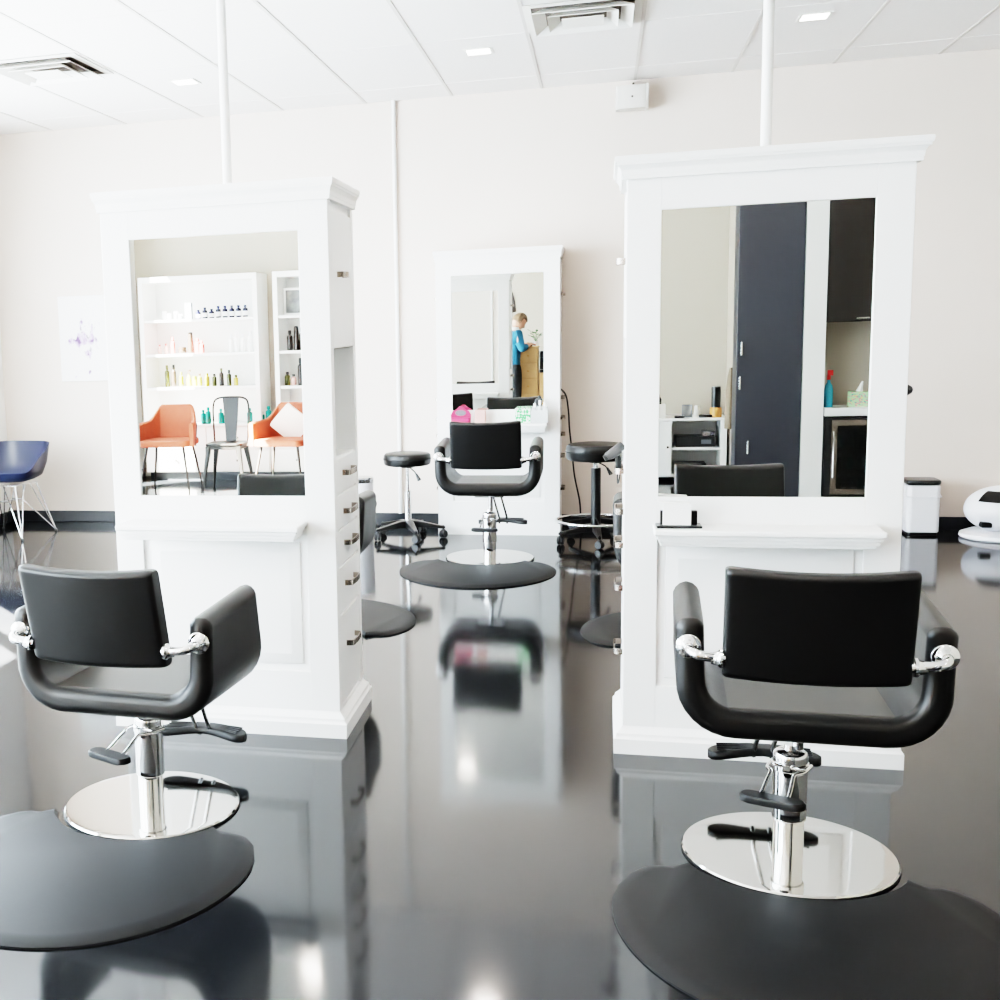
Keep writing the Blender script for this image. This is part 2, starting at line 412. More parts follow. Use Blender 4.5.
# ------------------------------------------------------------------ styling chairs
def shell_bm():
    bm = B()
    cl = []                                     # centre line of the U, left arm top to right arm top
    for z in (.752, .73, .70, .65, .60): cl.append((-.322+.03*(.765-z), z))
    cx, cz, r = -.194, .598, .123
    for k in range(1, 9):
        a = PI+PI/2*k/8; cl.append((cx+r*math.cos(a), cz+r*math.sin(a)))
    left = cl[:]
    right = [(-x, z) for x, z in left[::-1]]
    path = left+[(-.1, .475), (0, .475), (.1, .475)]+right
    n = len(path); rings = []
    def ring(p, nrm, th, yr, yf, rad):
        out = []
        for a, b in rrect(th, yf-yr, rad, 5):
            out.append(Vector((p[0]+nrm[0]*a, (yr+yf)/2+b, p[1]+nrm[1]*a)))
        return out
    def ext(z):                                  # front edge comes forward towards the seat
        k = max(0, min(1, (z-.5)/.28)); return -.275, .235-.075*k
    tops = []
    for i, p in enumerate(path):
        a = path[max(i-1, 0)]; b = path[min(i+1, n-1)]
        d = Vector((b[0]-a[0], b[1]-a[1])).normalized(); nr = (d.y, -d.x)
        th = .078+.010*max(0, min(1, (.62-p[1])/.12)); yr, yf = ext(p[1])
        rings.append((p, nr, th, yr, yf))
    full = []
    for a in (85, 60, 35, 15):
        p, nr, th, yr, yf = rings[0]; s = math.cos(math.radians(a)); h = .036*math.sin(math.radians(a))
        full.append(ring((p[0], p[1]+h), nr, th*s+.002, yr+.02*(1-s), yf-.02*(1-s), .034*s+.0005))
    for q in rings: full.append(ring(*q, .034))
    for a in (15, 35, 60, 85):
        p, nr, th, yr, yf = rings[-1]; s = math.cos(math.radians(a)); h = .036*math.sin(math.radians(a))
        full.append(ring((p[0], p[1]+h), nr, th*s+.002, yr+.02*(1-s), yf-.02*(1-s), .034*s+.0005))
    for r in full:
        for v in r:
            k = max(0, min(1, (v.z-.5)/.3)); v.z += .055*(v.y+.17)*k
    loft(bm, full); return bm

def backrest_bm():
    bm = B(); rings = []; hw = .236
    xs = []
    for k in range(6): a = PI/2*(1-k/5); xs.append((-hw+.028*(1-math.sin(a)*1.0), math.cos(a)))
    st = [(-hw, .50), (-hw+.003, .74), (-hw+.009, .90), (-hw+.016, .97), (-hw+.03, 1)]+[(-.2+.05*k, 1) for k in range(1, 8)]
    st += [(-x, s) for x, s in st[:5][::-1]]
    for x, s in st:
        ring = []
        for a, b in rrect(.066*(.35+.65*s), .328-.03*(1-s), .022*(.35+.65*s), 5):
            z = .796+b; y = -.362-.036*(z-.798)/.155+a+.30*x*x
            z += -.012*(1-(x/hw)**2)*(1 if b > 0 else .6)*abs(b)/.155
            ring.append((x, y, z))
        rings.append(ring)
    loft(bm, rings); return bm

def make_chair(label, pedal_rot, dz=0.0, yaw=0.0, loc=(0, 0, 0), fx=0.0, ox=0.0):
    t = thing('styling_chair', label, 'salon chair', loc, yaw, 'black styling chairs')
    up = Matrix.Translation((0, 0, dz))
    def put(name, bm, m, par=t, **k):
        if dz and par is t or par is not t: pass
        return obj(name, bm, m, par, **k)
    def lift(bm):
        for v in bm.verts: v.co.z += dz; v.co.x += ox
        return bm
    obj('seat_shell', lift(shell_bm()), M['leather'], t, 'padded black shell of seat and arms')
    bm = B(); add_box(bm, (-.262, -.255, .490), (.262, .225, .522), .014, 3); obj('seat_cushion', lift(bm), M['seat'], t)
    obj('backrest', lift(backrest_bm()), M['leather'], t)
    for s in (-1, 1):
        bm = B()
        tube(bm, smooth_path([(s*.324, -.262, .705), (s*.324, -.305, .705), (s*.314, -.335, .702), (s*.295, -.346, .697), (s*.232, -.342, .690)], 5), .0145, 14)
        br = obj('back_bracket', lift(bm), M['chrome'], t, 'bent chrome tube')
        bm = B(); lathe(bm, [(.035, 0), (.035, -.008), (.031, -.013), (.022, -.017), (.016, -.03)], 24, (s*.324, -.272, .705), 'y'); obj('flange', lift(bm), M['chrome'], br)
        bm = B(); lathe(bm, [(.026, 0), (.026, s*.007), (.020, s*.013), (.016, s*.03)], 20, (s*.238, -.342, .690), 'x'); obj('flange', lift(bm), M['chrome'], br)
    # seat plate and stem
    bm = B(); add_box(bm, (-.10, -.12, .405), (.10, .14, .427), .004, 1); lathe(bm, [(.016, .34-dz), (.016, .41)], 16); obj('seat_plate', lift(bm), M['chrome_dark'], t)
    bm = B(); lathe(bm, [(.044, .0), (.044, .12)], 32, (0, 0, .012)); obj('column', bm, M['chrome'], t)
    bm = B(); lathe(bm, [(.047, .118), (.0495, .122), (.0495, .316), (.047, .328), (.040, .334), (.020, .337), (.018, .352)], 32); obj('pump_sleeve', bm, M['chrome'], t)
    bm = B(); lathe(bm, [(.305, .002), (.307, .008), (.303, .013), (.28, .0145), (.06, .0155), (.0445, .0158)], 72); bp = obj('base_plate', bm, M['steel'], t, 'polished round base plate')
    bm = B(); lathe(bm, [(.300, 0), (.309, .001), (.309, .0055), (.305, .007)], 72); obj('rubber_rim', bm, M['rubber'], bp)
    # pump pedal
    c, s_ = math.cos(pedal_rot), math.sin(pedal_rot)
    def pr(p): return (c*p[0]-s_*p[1], s_*p[0]+c*p[1], p[2])
    bm = B()
    for sx in (-1, 1):
        tube(bm, [pr(q) for q in smooth_path([(sx*.055, .02, .288), (sx*.052, -.05, .288), (sx*.034, -.080, .286), (sx*.036, -.115, .266), (sx*.038, -.15, .245), (sx*.038, -.185, .238)], 4)], .0058, 10)
    lathe(bm, [(.050, .276), (.053, .279), (.053, .297), (.050, .30)], 32)
    pd = obj('pump_lever', bm, M['chrome'], t, 'chrome pump lever')
    bm = B(); pts = rrect(.185, .058, .027, 6)
    loft(bm, [[pr((x*k, -.185+y*k, z+.02*abs(x))) for x, y in pts] for k, z in ((.9, .222), (1, .226), (1, .239), (.93, .245))])
    obj('pedal_pad', bm, M['rubber'], pd)
    # footrest
    fy, fz = .475, .150
    bm = B(); rings = []
    for i in range(25):
        u = math.sin(PI/2*(-1+2*i/24)); x = .178*u; e = math.sqrt(max(0, 1-abs(u)**7)); w = (.034+.024*abs(u))*max(e, .25)
        yc = fy-.035*u*u; zc = fz+.006*math.cos(u*PI)
        rings.append([(x, yc+a, zc+b) for a, b in rrect(2*w, .030, .012, 3)])
    loft(bm, rings)
    def shift(bm):
        for v in bm.verts: v.co.x += fx*max(0, min(1, (.44-v.co.z)/.25))
        return lift(bm)
    ft = obj('footrest', shift(bm), M['rubber'], t)
    bm = B()
    for q in (-.6, -.2, .2, .6):
        tube(bm, [(.15*u, fy-.035*(.84*u)**2+q*(.026+.024*abs(u)), fz+.0165) for u in [-1+k/6 for k in range(13)]], .0035, 6)
    o = obj('tread_ribs', shift(bm), M['black'], ft)
    for s in (-1, 1):
        bm = B(); tube(bm, smooth_path([(s*.028, .12, .435), (s*.028, .24, .425), (s*.028, .33, .36), (s*.028, .43, .19), (s*.028, .462, .145), (s*.028, .485, .132)], 5), .0085, 10)
        obj('footrest_rod', shift(bm), M['chrome'], ft)
    return t
CH = dict(R=(.553, 3.80), L=(-1.521, 3.80), B=(-.765, 8.55), L2=(-1.52, 6.09), R2=(.412, 6.05))
make_chair('black salon chair on round chrome base before the station with card holder', -.36, .010, -.035, (*CH['R'], 0), -.055, .02)
make_chair('black salon chair turned slightly away before the station reflecting orange chairs', -.36, -.026, -.09, (*CH['L'], 0), 0, .006)
make_chair('small black salon chair before the back wall station', -.1, .048, .0, (*CH['B'], 0), .05, .008)
make_chair('black salon chair mostly hidden behind the station reflecting orange chairs', .2, 0, PI+.03, (*CH['L2'], 0))
make_chair('black salon chair hidden behind the station with card holder', .2, 0, PI-.02, (*CH['R2'], 0))

# ------------------------------------------------------------------ anti-fatigue mats
def mat_outline():
    out = []
    for k in range(0, 41):                       # outer half ellipse, right to left along the rear
        a = -PI*k/40; out.append((.52*math.cos(a), -.45+.58*math.sin(a)))
    tipL = [(-.517, -.40), (-.50, -.32), (-.465, -.235), (-.425, -.185), (-.385, -.165), (-.35, -.165)]
    out += tipL
    r = .330
    a0 = math.atan2(-.15, -.30); a1 = math.atan2(-.15, .30)
    for k in range(0, 25):
        a = a0+(a1-a0)*k/24; out.append((r*math.cos(a), r*math.sin(a)))
    out += [(-x, y) for x, y in tipL[::-1]]
    return out
def make_mat(label, loc, rz):
    P = [Vector((x, y)) for x, y in mat_outline()]; n = len(P)
    def inset(d):
        Q = []
        for i in range(n):
            t = (P[(i+1) % n]-P[i-1]).normalized(); nr = Vector((t.y, -t.x))
            dd = d if math.hypot(*P[i]) > .345 else min(d, .012)
            Q.append(P[i]+nr*dd)
        return Q
    bm = B()
    rings = [[(p.x, p.y, z) for p in inset(-d if False else d)] for d, z in ((0, 0), (0, .006), (.008, .010), (.030, .017), (.05, .021))]
    # the outline may run either way round
    area = sum(P[i].x*P[(i+1) % n].y-P[(i+1) % n].x*P[i].y for i in range(n))
    if area > 0: rings = [[(p.x, p.y, z) for p in inset(-d)] for d, z in ((0, 0), (0, .006), (.008, .010), (.030, .017), (.05, .021))]
    loft(bm, rings)
    o = obj('floor_mat', bm, M['mat'], wn=False, smooth=50); o.location = loc; o.rotation_euler = (0, 0, rz)
    return tag(o, label, 'floor mat', 'black half round mats')
make_mat('dark half round mat at the base of the chair before the card holder station', (*CH['R'], 0), 0)
make_mat('dark half round mat at the base of the chair before the orange reflection station', (*CH['L'], 0), -.07)
make_mat('dark half round mat at the base of the chair by the back wall', (-.81, 8.55, 0), 0)
make_mat('dark half round mat peeking from behind the station reflecting orange chairs', (*CH['L2'], 0), PI)
make_mat('dark half round mat peeking from behind the station with card holder', (*CH['R2'], 0), PI)

# ------------------------------------------------------------------ stools
def castor(parent, x, y, a):
    bm = B()
    ca, sa = math.cos(a), math.sin(a)
    for s in (-1, 1):
        rings = []
        for r, h in ((.012, -.010), (.026, -.010), (.030, -.006), (.030, .006), (.026, .010), (.012, .010)):
            rings.append([(x+ca*r*math.cos(t)-sa*(h+s*.013), y+sa*r*math.cos(t)+ca*(h+s*.013), .031+r*math.sin(t)) for t in [2*PI*k/16 for k in range(16)]])
        loft(bm, rings)
    lathe(bm, [(.010, .03), (.020, .055), (.016, .066), (.008, .07), (.008, .10)], 12, (x, y, 0))
    return obj('castor', bm, M['black'], parent)
def make_stool(label, loc, rz, h0, h1, r, ring=False):
    t = thing('rolling_stool', label, 'stool', loc, rz, 'black rolling stools')
    d = h1-h0
    bm = B(); lathe(bm, [(r*.9, h0), (r*.97, h0+.008), (r, h0+.03), (r, h0+d*.45), (r*1.005, h0+d*.55), (r*.985, h0+d*.8), (r*.92, h1-.008), (r*.7, h1-.001), (r*.3, h1+.002), (.0, h1+.002)], 48); s = obj('seat', bm, M['leather'], t)
    bm = B(); tube(bm, [(r*1.002*math.cos(2*PI*k/48), r*1.002*math.sin(2*PI*k/48), h0+d*.5) for k in range(48)], .004, 6, True); obj('piping', bm, M['rubber'], s)
    bm = B(); lathe(bm, [(.05, h0-.02), (.06, h0-.004), (.06, h0)], 20); obj('seat_mount', bm, M['black'], t)
    if ring:
        bm = B(); lathe(bm, [(.036, .10), (.036, h0-.06)], 20); obj('column', bm, M['black'], t)
        bm = B(); lathe(bm, [(.022, h0-.07), (.022, h0-.015)], 20); obj('gas_lift', bm, M['chrome'], t)
        bm = B(); tube(bm, [(.285*math.cos(2*PI*k/56), .285*math.sin(2*PI*k/56), .170) for k in range(56)], .012, 10, True)
        obj('foot_ring', bm, M['chrome'], t, 'chrome foot ring')
    else:
        bm = B(); lathe(bm, [(.027, .10), (.027, .37), (.023, .375)], 20); obj('column', bm, M['chrome'], t)
        bm = B(); lathe(bm, [(.014, .36), (.014, h0-.015)], 16); obj('gas_lift', bm, M['chrome'], t)
    bm = B(); tube(bm, [(.02, 0, h0-.02), (.07, -.02, h0-.05), (.10, -.03, h0-.085)], .005, 8); lv = obj('lever', bm, M['black'], t)
    bm = B(); tube(bm, [(.085, -.026, h0-.065), (.115, -.034, h0-.115)], lambda u: .008+.008*u, 10); obj('grip', bm, M['black'], lv)
    for k in range(5):
        a = 2*PI*k/5+.3; c, s_ = math.cos(a), math.sin(a); bm = B(); rings = []
        for q, w, z, hh in ((.0, .030, .115, .055), (.08, .028, .112, .05), (.18, .022, .098, .034), (.27, .017, .085, .024), (.29, .010, .083, .016)):
            rings.append([(c*q-s_*u, s_*q+c*u, z+v) for u, v in rrect(2*w, hh, .007, 3)])
        loft(bm, rings); l = obj('leg', bm, M['black'], t); castor(l, .275*c, .275*s_, a+.9)
    if ring:
        bm = B()
        for k in range(5):
            a = 2*PI*k/5+.3; tube(bm, [(.03*math.cos(a), .03*math.sin(a), .19), (.28*math.cos(a), .28*math.sin(a), .170)], .006, 8)
        obj('ring_spoke', bm, M['black'], t)
    return t
make_stool('low black round stool with chrome column, beside the white dustbin', (-1.472, 9.37, 0), -.25, .578, .678, .185)
make_stool('higher black round stool with chrome foot ring beside the back wall station', (-.045, 9.25, 0), .75, .625, .750, .217, True)

# ------------------------------------------------------------------ blue shell chair
t = thing('shell_armchair', 'navy moulded shell armchair on chromed wire legs near the back wall', 'chair', (-4.86, 9.25, 0), -.12, None)
def shell_chair_bm():
    """tub: rim runs round the back, the arms and the low front lip; faces -y"""
    bm = B(); n = 48; rings = []
    def rim(a):                                  # a = angle, 0 at +x, back at +y
        q = math.sin(a); k = max(0, min(1, (q+.75)/1.25)); k = k*k*(3-2*k)
        rx, ry = .350-.055*q, .32
        return rx*math.copysign(abs(math.cos(a))**.6, math.cos(a)), ry*math.copysign(abs(q)**.7, q), .565+.215*k
    prof = [(.02, .0), (.35, .0), (.62, .03), (.80, .14), (.91, .45), (1.0, 1.0)]
    for k, zf in prof:
        ring = []
        for i in range(n):
            x, y, z = rim(2*PI*i/n); ring.append((x*k, y*k, .475+(z-.475)*zf))
        rings.append(ring)
    loft(bm, rings, False)
    bm.faces.new(bm.verts[:n][::-1]) if False else None
    r = bmesh.ops.contextual_create(bm, geom=[e for e in bm.edges if e.is_boundary and all(abs(v.co.x) < .02 and abs(v.co.y) < .02 for v in e.verts)])
    bmesh.ops.recalc_face_normals(bm, faces=bm.faces[:])
    bmesh.ops.solidify(bm, geom=bm.faces[:], thickness=.012)
    return bm
obj('shell', shell_chair_bm(), M['blue'], t, wn=False, smooth=60)
bm = B(); add_box(bm, (-.17, -.17, .440), (.17, .17, .448)); obj('seat_bracket', bm, M['wire'], t)
for sx in (-1, 1):
    for sy in (-1, 1):
        f = (sx*.27, sy*.26, .012)
        bm = B()
        tube(bm, [(sx*.16, sy*.16, .445), f], .006, 8); tube(bm, [(sx*.05, sy*.17, .445), (sx*.05, sy*.10, .30), f], .005, 8); tube(bm, [(sx*.17, sy*.05, .445), f], .005, 8)
        l = obj('leg', bm, M['wire'], t)
        bm = B(); lathe(bm, [(.012, 0), (.014, .008), (.009, .02)], 12, (f[0], f[1], 0)); obj('foot', bm, M['black'], l)
bm = B()
for a, b in (((-.05, -.1, .30), (.05, .1, .30)), ((-.05, .1, .30), (.05, -.1, .30)), ((-.05, -.1, .30), (.05, -.1, .30)), ((-.05, .1, .30), (.05, .1, .30))): tube(bm, [a, b], .0045, 8)
obj('wire_brace', bm, M['wire'], t)

# ------------------------------------------------------------------ wall print, speaker, vents, downlights
bm = B(); add_box(bm, (-4.66, YB-.022, 1.27), (-4.19, YB-.002, 2.02), .003, 1)
tag(obj('wall_print', bm, M['art']), 'white print with purple ink blotches on the back wall', 'picture')
t = thing('wall_speaker', 'small beige wall speaker just under the ceiling', 'speaker', (.21, 9.88, 3.30), 0)
bm = B(); rings = []
for x, y0, y1, o in ((-.128, -.02, .06, 0), (-.118, -.055, .075, 0), (-.06, -.07, .08, 0), (.06, -.07, .08, 0), (.088, -.06, .08, 0)):
    rings.append([(x, y0+(.01 if k in (1, 2) else 0), z) if k in (0, 1, 2, 3) and k < 2 else (x, y1, z) for k, z in ((0, -.085), (1, .085), (2, .085), (3, -.085))])
loft(bm, rings); obj('cabinet', bm, M['speaker'], t)
bm = B(); add_box(bm, (.088, -.05, -.092), (.108, .08, .092), .006, 2); obj('end_cap', bm, M['ventw'], t)
bm = B(); tube(bm, [(0, .05, .08), (0, .06, .115), (0, .115, .12)], .008, 8); obj('bracket', bm, M['dark'], t)
bm = B(); lathe(bm, [(.008, 0), (.006, -.004)], 12, (-.01, -.07, 0), 'y'); obj('badge', bm, M['dark'], t)

def make_vent(x, y, label):
    t = thing('ceiling_vent', label, 'air vent', (x, y, ZC), 0, 'square ceiling vents')
    h = .335
    def frame(bm, a, b, z0, z1, za=None):
        """square louvre: outer half a at z0, inner half b at z1"""
        for k in range(4):
            c, s = [(1, 0), (0, 1), (-1, 0), (0, -1)][k]
            def P(u, v, z): return (c*u-s*v, s*u+c*v, z)
            q = [P(a, -a, z0), P(a, a, z0), P(b, b, z1), P(b, -b, z1)]
            up = [(p[0], p[1], p[2]+.004) for p in q]
            vs = [bm.verts.new(p) for p in q+up]
            for f in ((0, 1, 2, 3), (7, 6, 5, 4), (0, 4, 5, 1), (2, 6, 7, 3), (1, 5, 6, 2), (0, 3, 7, 4)): bm.faces.new([vs[i] for i in f])
    bm = B(); frame(bm, h, h-.045, -.010, -.012); obj('frame', bm, M['ventw'], t)
    for a, b, z0, z1 in ((.285, .215, -.045, -.004), (.20, .135, -.050, -.006)):
        bm = B(); frame(bm, a, b, z0, z1); obj('louvre', bm, M['ventw'], t)
    bm = B(); add_box(bm, (-.12, -.12, -.052), (.12, .12, -.046), .002, 1); obj('centre_plate', bm, M['ventw'], t)
    bm = B(); add_box(bm, (-h+.02, -h+.02, -.003), (h-.02, h-.02, -.001)); obj('duct_shade_sheet', bm, M['dark'], t)  # flat dark sheet, its colour stands for the shade inside the duct
    return t
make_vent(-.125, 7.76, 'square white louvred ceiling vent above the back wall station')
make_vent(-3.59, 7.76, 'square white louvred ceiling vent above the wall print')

def make_light(x, y, label):
    t = thing('recessed_light', label, 'ceiling light', (x, y, ZC), 0, 'square recessed lights')
    bm = B()
    for q in ((-.095, -.095, .095, -.075), (-.095, .075, .095, .095), (-.095, -.075, -.075, .075), (.075, -.075, .095, .075)): add_box(bm, (q[0], q[1], -.006), (q[2], q[3], 0))
    obj('trim_ring', bm, M['ventw'], t)
    bm = B(); add_box(bm, (-.075, -.075, -.004), (.075, .075, -.001)); obj('diffuser', bm, M['lamp'], t, 'glowing square diffuser')
    return t
LIGHTS = [(-.81, 8.50, 'small square light near the ceiling vent over the back station'), (1.24, 8.42, 'small square light beyond the pole of the card holder station'), (-2.91, 8.58, 'faint small square light between the vent and the pole of the orange reflection station'),
          (-1.50, 5.5, 'square light overhead behind the orange reflection station'), (.56, 5.5, 'square light overhead behind the card holder station'), (2.5, 5.5, 'square light overhead near the right wall, middle of the room'),
          (-1.60, 2.4, 'square light overhead before the orange reflection station'), (.50, 2.4, 'square light overhead before the card holder station'), (2.5, 2.4, 'square light overhead near the right wall, nearer row'),
          (-2.20, .5, 'square light overhead beside the window side of the chest'), (-3.6, -1.4, 'square light over the orange chairs'), (-1.4, -1.8, 'square light over the dark-haired end of the room'), (1.2, -1.6, 'square light before the dark grey cupboard')]
LIGHTS[11] = (-1.4, -1.8, 'square light between the orange chairs and the low white cabinet')
for x, y, l in LIGHTS:
    make_light(x, y, l)
    ld = bpy.data.lights.new('downlight', 'AREA'); ld.shape = 'SQUARE'; ld.size = .15; ld.energy = 9; ld.color = (1, .86, .76); ld.spread = math.radians(150)
    lo = link(bpy.data.objects.new('downlight', ld)); lo.location = (x, y, ZC-.012)

# ------------------------------------------------------------------ bins and pod by the back wall
t = thing('dustbin', 'white square dustbin with black lid by the back wall', 'bin', (2.268, 9.83, 0), .0)
bm = B(); rounded_prism(bm, .222, .215, .022, .372, .035); obj('body', bm, M['whiteplastic'], t)
bm = B(); rounded_prism(bm, .232, .222, .374, .410, .04, edge=.012); obj('lid', bm, M['black'], t)
bm = B(); rounded_prism(bm, .205, .20, 0, .024, .028, edge=.004); obj('base', bm, M['black'], t)
bm = B(); tube(bm, [(-.113, 0, .365), (-.116, -.03, .305), (-.114, -.112, .288), (0, -.113, .286), (.114, -.112, .288), (.116, -.03, .305), (.113, 0, .365)], .003, 8); obj('carry_handle', bm, M['whiteplastic'], t)

t = thing('white_bin', 'white round bin with dark rim half hidden behind a station', 'bin', (-1.845, 9.35, 0), 0)
bm = B(); lathe(bm, [(.085, 0), (.095, .02), (.105, .42), (.105, .445)], 32); obj('body', bm, M['whiteplastic'], t)
bm = B(); lathe(bm, [(.105, .445), (.108, .45), (.108, .475), (.098, .485), (.07, .487)], 32); obj('rim', bm, M['chrome_dark'], t)

t = thing('pod_appliance', 'white rounded pod appliance with black visor on a flat base', 'appliance', (2.782, 9.70, 0), .0)
bm = B(); bmesh.ops.create_uvsphere(bm, u_segments=40, v_segments=24, radius=1)
for v in bm.verts: v.co = Vector((v.co.x*.255, v.co.y*.235, .205+v.co.z*.170))
obj('body', bm, M['whiteplastic'], t)
bm = B()
N1, N2 = 16, 8; G = []
for i in range(N1+1):
    row = []
    for j in range(N2+1):
        u = -1.0+1.7*i/N1; v = .42+.52*j/N2
        row.append(bm.verts.new((.262*math.sin(u)*math.cos(v)*1.0, -.242*math.cos(u)*math.cos(v), .205+.177*math.sin(v))))
    G.append(row)
for i in range(N1):
    for j in range(N2): bm.faces.new((G[i][j], G[i+1][j], G[i+1][j+1], G[i][j+1]))
bmesh.ops.solidify(bm, geom=bm.faces[:], thickness=.006)
obj('visor', bm, M['black'], t, 'curved black visor')
bm = B(); add_box(bm, (-.185, -.175, .095), (-.118, -.10, .135), .005, 2); obj('display', bm, M['black'], t)
bm = B(); rings = []
for k, z in ((.95, 0), (1, .012), (.98, .035), (.8, .055), (.3, .060)): rings.append([(.285*k*math.cos(2*PI*i/48), -.02+.26*k*math.sin(2*PI*i/48), z) for i in range(48)])
loft(bm, rings); obj('base', bm, M['whiteplastic'], t)

# ------------------------------------------------------------------ small things on and around the stations
def card_holder():
    t = thing('card_holder', 'small black business card holder on the white station shelf', 'card holder', (.268, 4.575, .888), .04)
    bm = B(); add_box(bm, (-.078, -.04, 0), (.078, .04, .009), .003, 2); obj('base', bm, M['black'], t)
    for s in (-1, 1):
        bm = B(); add_box(bm, (s*.052-.012, -.005, .008), (s*.052+.012, .022, .060), .003, 2); obj('upright', bm, M['black'], t)
    t2 = thing('business_cards', 'stack of white cards standing in the black holder', 'cards', (.258, 4.572, .897), .04)
    bm = B(); add_box(bm, (-.046, -.024, .001), (.050, -.010, .078), .001, 1); obj('card_stack', bm, M['paper'], t2)
    bm = B(); m_ = Matrix.Translation((-.004, 0, .078)) @ Matrix.Rotation(.06, 4, 'Y'); add_box(bm, (-.058, -.022, .0), (.052, .022, .006), .001, 1, m_); obj('loose_card', bm, M['paper'], t2)
card_holder()
SZ = .888
t = thing('card_stand', 'hot pink scalloped card stand on the back station shelf', 'card stand', (-1.06, 9.455, SZ), 0)
bm = B(); pts = [(-.075, 0), (.075, 0), (.078, .07), (.062, .10), (.035, .112), (.012, .135), (-.012, .135), (-.035, .112), (-.062, .10), (-.078, .07)]
loft(bm, [[(x, y, z) for x, z in pts] for y in (-.008, .008)]); obj('back', bm, M['hotpink'], t)
bm = B(); add_box(bm, (-.072, -.045, 0), (.072, -.008, .05), .008, 2); obj('tray', bm, M['hotpink'], t)
bm = B(); lathe(bm, [(.042, 0), (.040, -.004)], 24, (0, -.008, .085), 'y')
for v in bm.verts: v.co.z = .085+(v.co.z-.085)*.55
obj('emblem', bm, M['silver'], t)
bm = B(); add_box(bm, (-.95, 9.43, SZ), (-.87, 9.49, SZ+.105), .004, 2); tag(obj('gift_box', bm, M['palepink']), 'pale pink carton beside the hot pink stand', 'box')
bm = B(); add_box(bm, (-.645, 9.43, SZ), (-.53, 9.50, SZ+.115), .004, 2); tag(obj('leaflet_box', bm, M['greenbox']), 'green and white patterned carton on the back station shelf', 'box')
t = thing('acrylic_caddy', 'clear acrylic caddy at the end of the back station shelf', 'caddy', (-.465, 9.455, SZ), 0)
bm = B(); add_box(bm, (-.062, -.05, 0), (.062, .05, .006)); add_box(bm, (-.062, -.05, .006), (.062, -.046, .10)); add_box(bm, (-.062, .046, .006), (.062, .05, .12)); add_box(bm, (-.062, -.05, .006), (-.058, .05, .11)); add_box(bm, (.058, -.05, .006), (.062, .05, .11)); obj('tray', bm, M['clear'], t)
for i, (dx, h) in enumerate(((-.035, .14), (.005, .165), (.04, .15))):
    tt = thing('spray_bottle', ['first clear bottle in the acrylic caddy, next to the green carton', 'middle clear bottle in the acrylic caddy', 'last clear bottle in the acrylic caddy, nearest the shelf end'][i], 'bottle', (-.465+dx, 9.455, SZ+.007), 0, 'clear bottles in the caddy')
    bm = B(); lathe(bm, [(.016, 0), (.018, .006), (.018, h*.62), (.008, h*.75), (.008, h*.8)], 16); obj('bottle_body', bm, M['clear'], tt)
    bm = B(); lathe(bm, [(.009, h*.8), (.010, h)], 14); obj('cap', bm, M['paper'], tt)
t = thing('hair_brush', 'black brush standing upright behind the acrylic caddy', 'brush', (-.475, 9.515, SZ), 0)
bm = B(); tube(bm, [(0, 0, 0), (0, 0, .11), (.004, 0, .20)], lambda u: .009-.003*u, 10); obj('handle', bm, M['black'], t)
bm = B(); rounded_prism(bm, .05, .022, .125, .18, .01); obj('head', bm, M['black'], t)

# hair dryer in a side holder, and a hook on the other side
t = thing('hair_dryer', 'dark grey hair dryer hanging on the side of the card holder station', 'hair dryer', (.045, 4.90, 1.115), 0)
t.scale = (.70, .70, .70)
bm = B(); tube(bm, smooth_path([(.045, .01, .06), (.02, 0, .035), (-.01, -.01, .012), (-.04, -.015, -.005)], 5), lambda u: .022+.007*math.sin(u*PI), 16); obj('barrel', bm, M['greyplastic'], t)
bm = B(); tube(bm, [(.015, 0, .02), (.02, .005, -.05), (.018, .01, -.095)], .014, 12); obj('handle', bm, M['black'], t)
bm = B(); tube(bm, [(-.036, -.014, -.004), (-.055, -.018, -.014)], lambda u: .020-.004*u, 14); obj('nozzle', bm, M['black'], t)
bm = B(); add_box(bm, (.036, -.02, -.03), (.0495, .03, .03), .003, 1); add_box(bm, (.02, .012, -.012), (.04, .03, .012), .003, 1); obj('holder', bm, M['chrome'], t)
bm = B(); tube(bm, smooth_path([(.018, .01, -.09), (.02, .02, -.16), (.03, .03, -.12), (.036, .03, -.03)], 5), .004, 8); obj('cord', bm, M['cord'], t)
t = thing('tool_hook', 'small black cone shaped hook on the outer side of the card holder station', 'hook', (1.019, 4.86, 1.353), 0)
bm = B(); lathe(bm, [(.045, 0), (.043, .004), (.020, .045), (.012, .058), (.004, .062)], 20, (0, 0, 0), 'x'); obj('cone', bm, M['black'], t)
bm = B(); lathe(bm, [(.050, -.002), (.050, .003), (.046, .005)], 20, (0, 0, 0), 'x'); obj('rosette', bm, M['chrome_dark'], t)

# power cord down the back wall
bm = B(); tube(bm, smooth_path([(-.312, 9.80, 1.12), (-.28, 9.93, 1.06), (-.262, 9.96, .93), (-.255, 9.96, .80), (-.235, 9.955, .62), (-.215, 9.955, .42), (-.175, 9.95, .22), (-.16, 9.95, .06), (-.12, 9.93, .008), (.02, 9.90, .008)], 6), .007, 8)
tag(obj('power_cord', bm, M['cord']), 'thin black cord hanging down the back wall beside the station', 'cord')

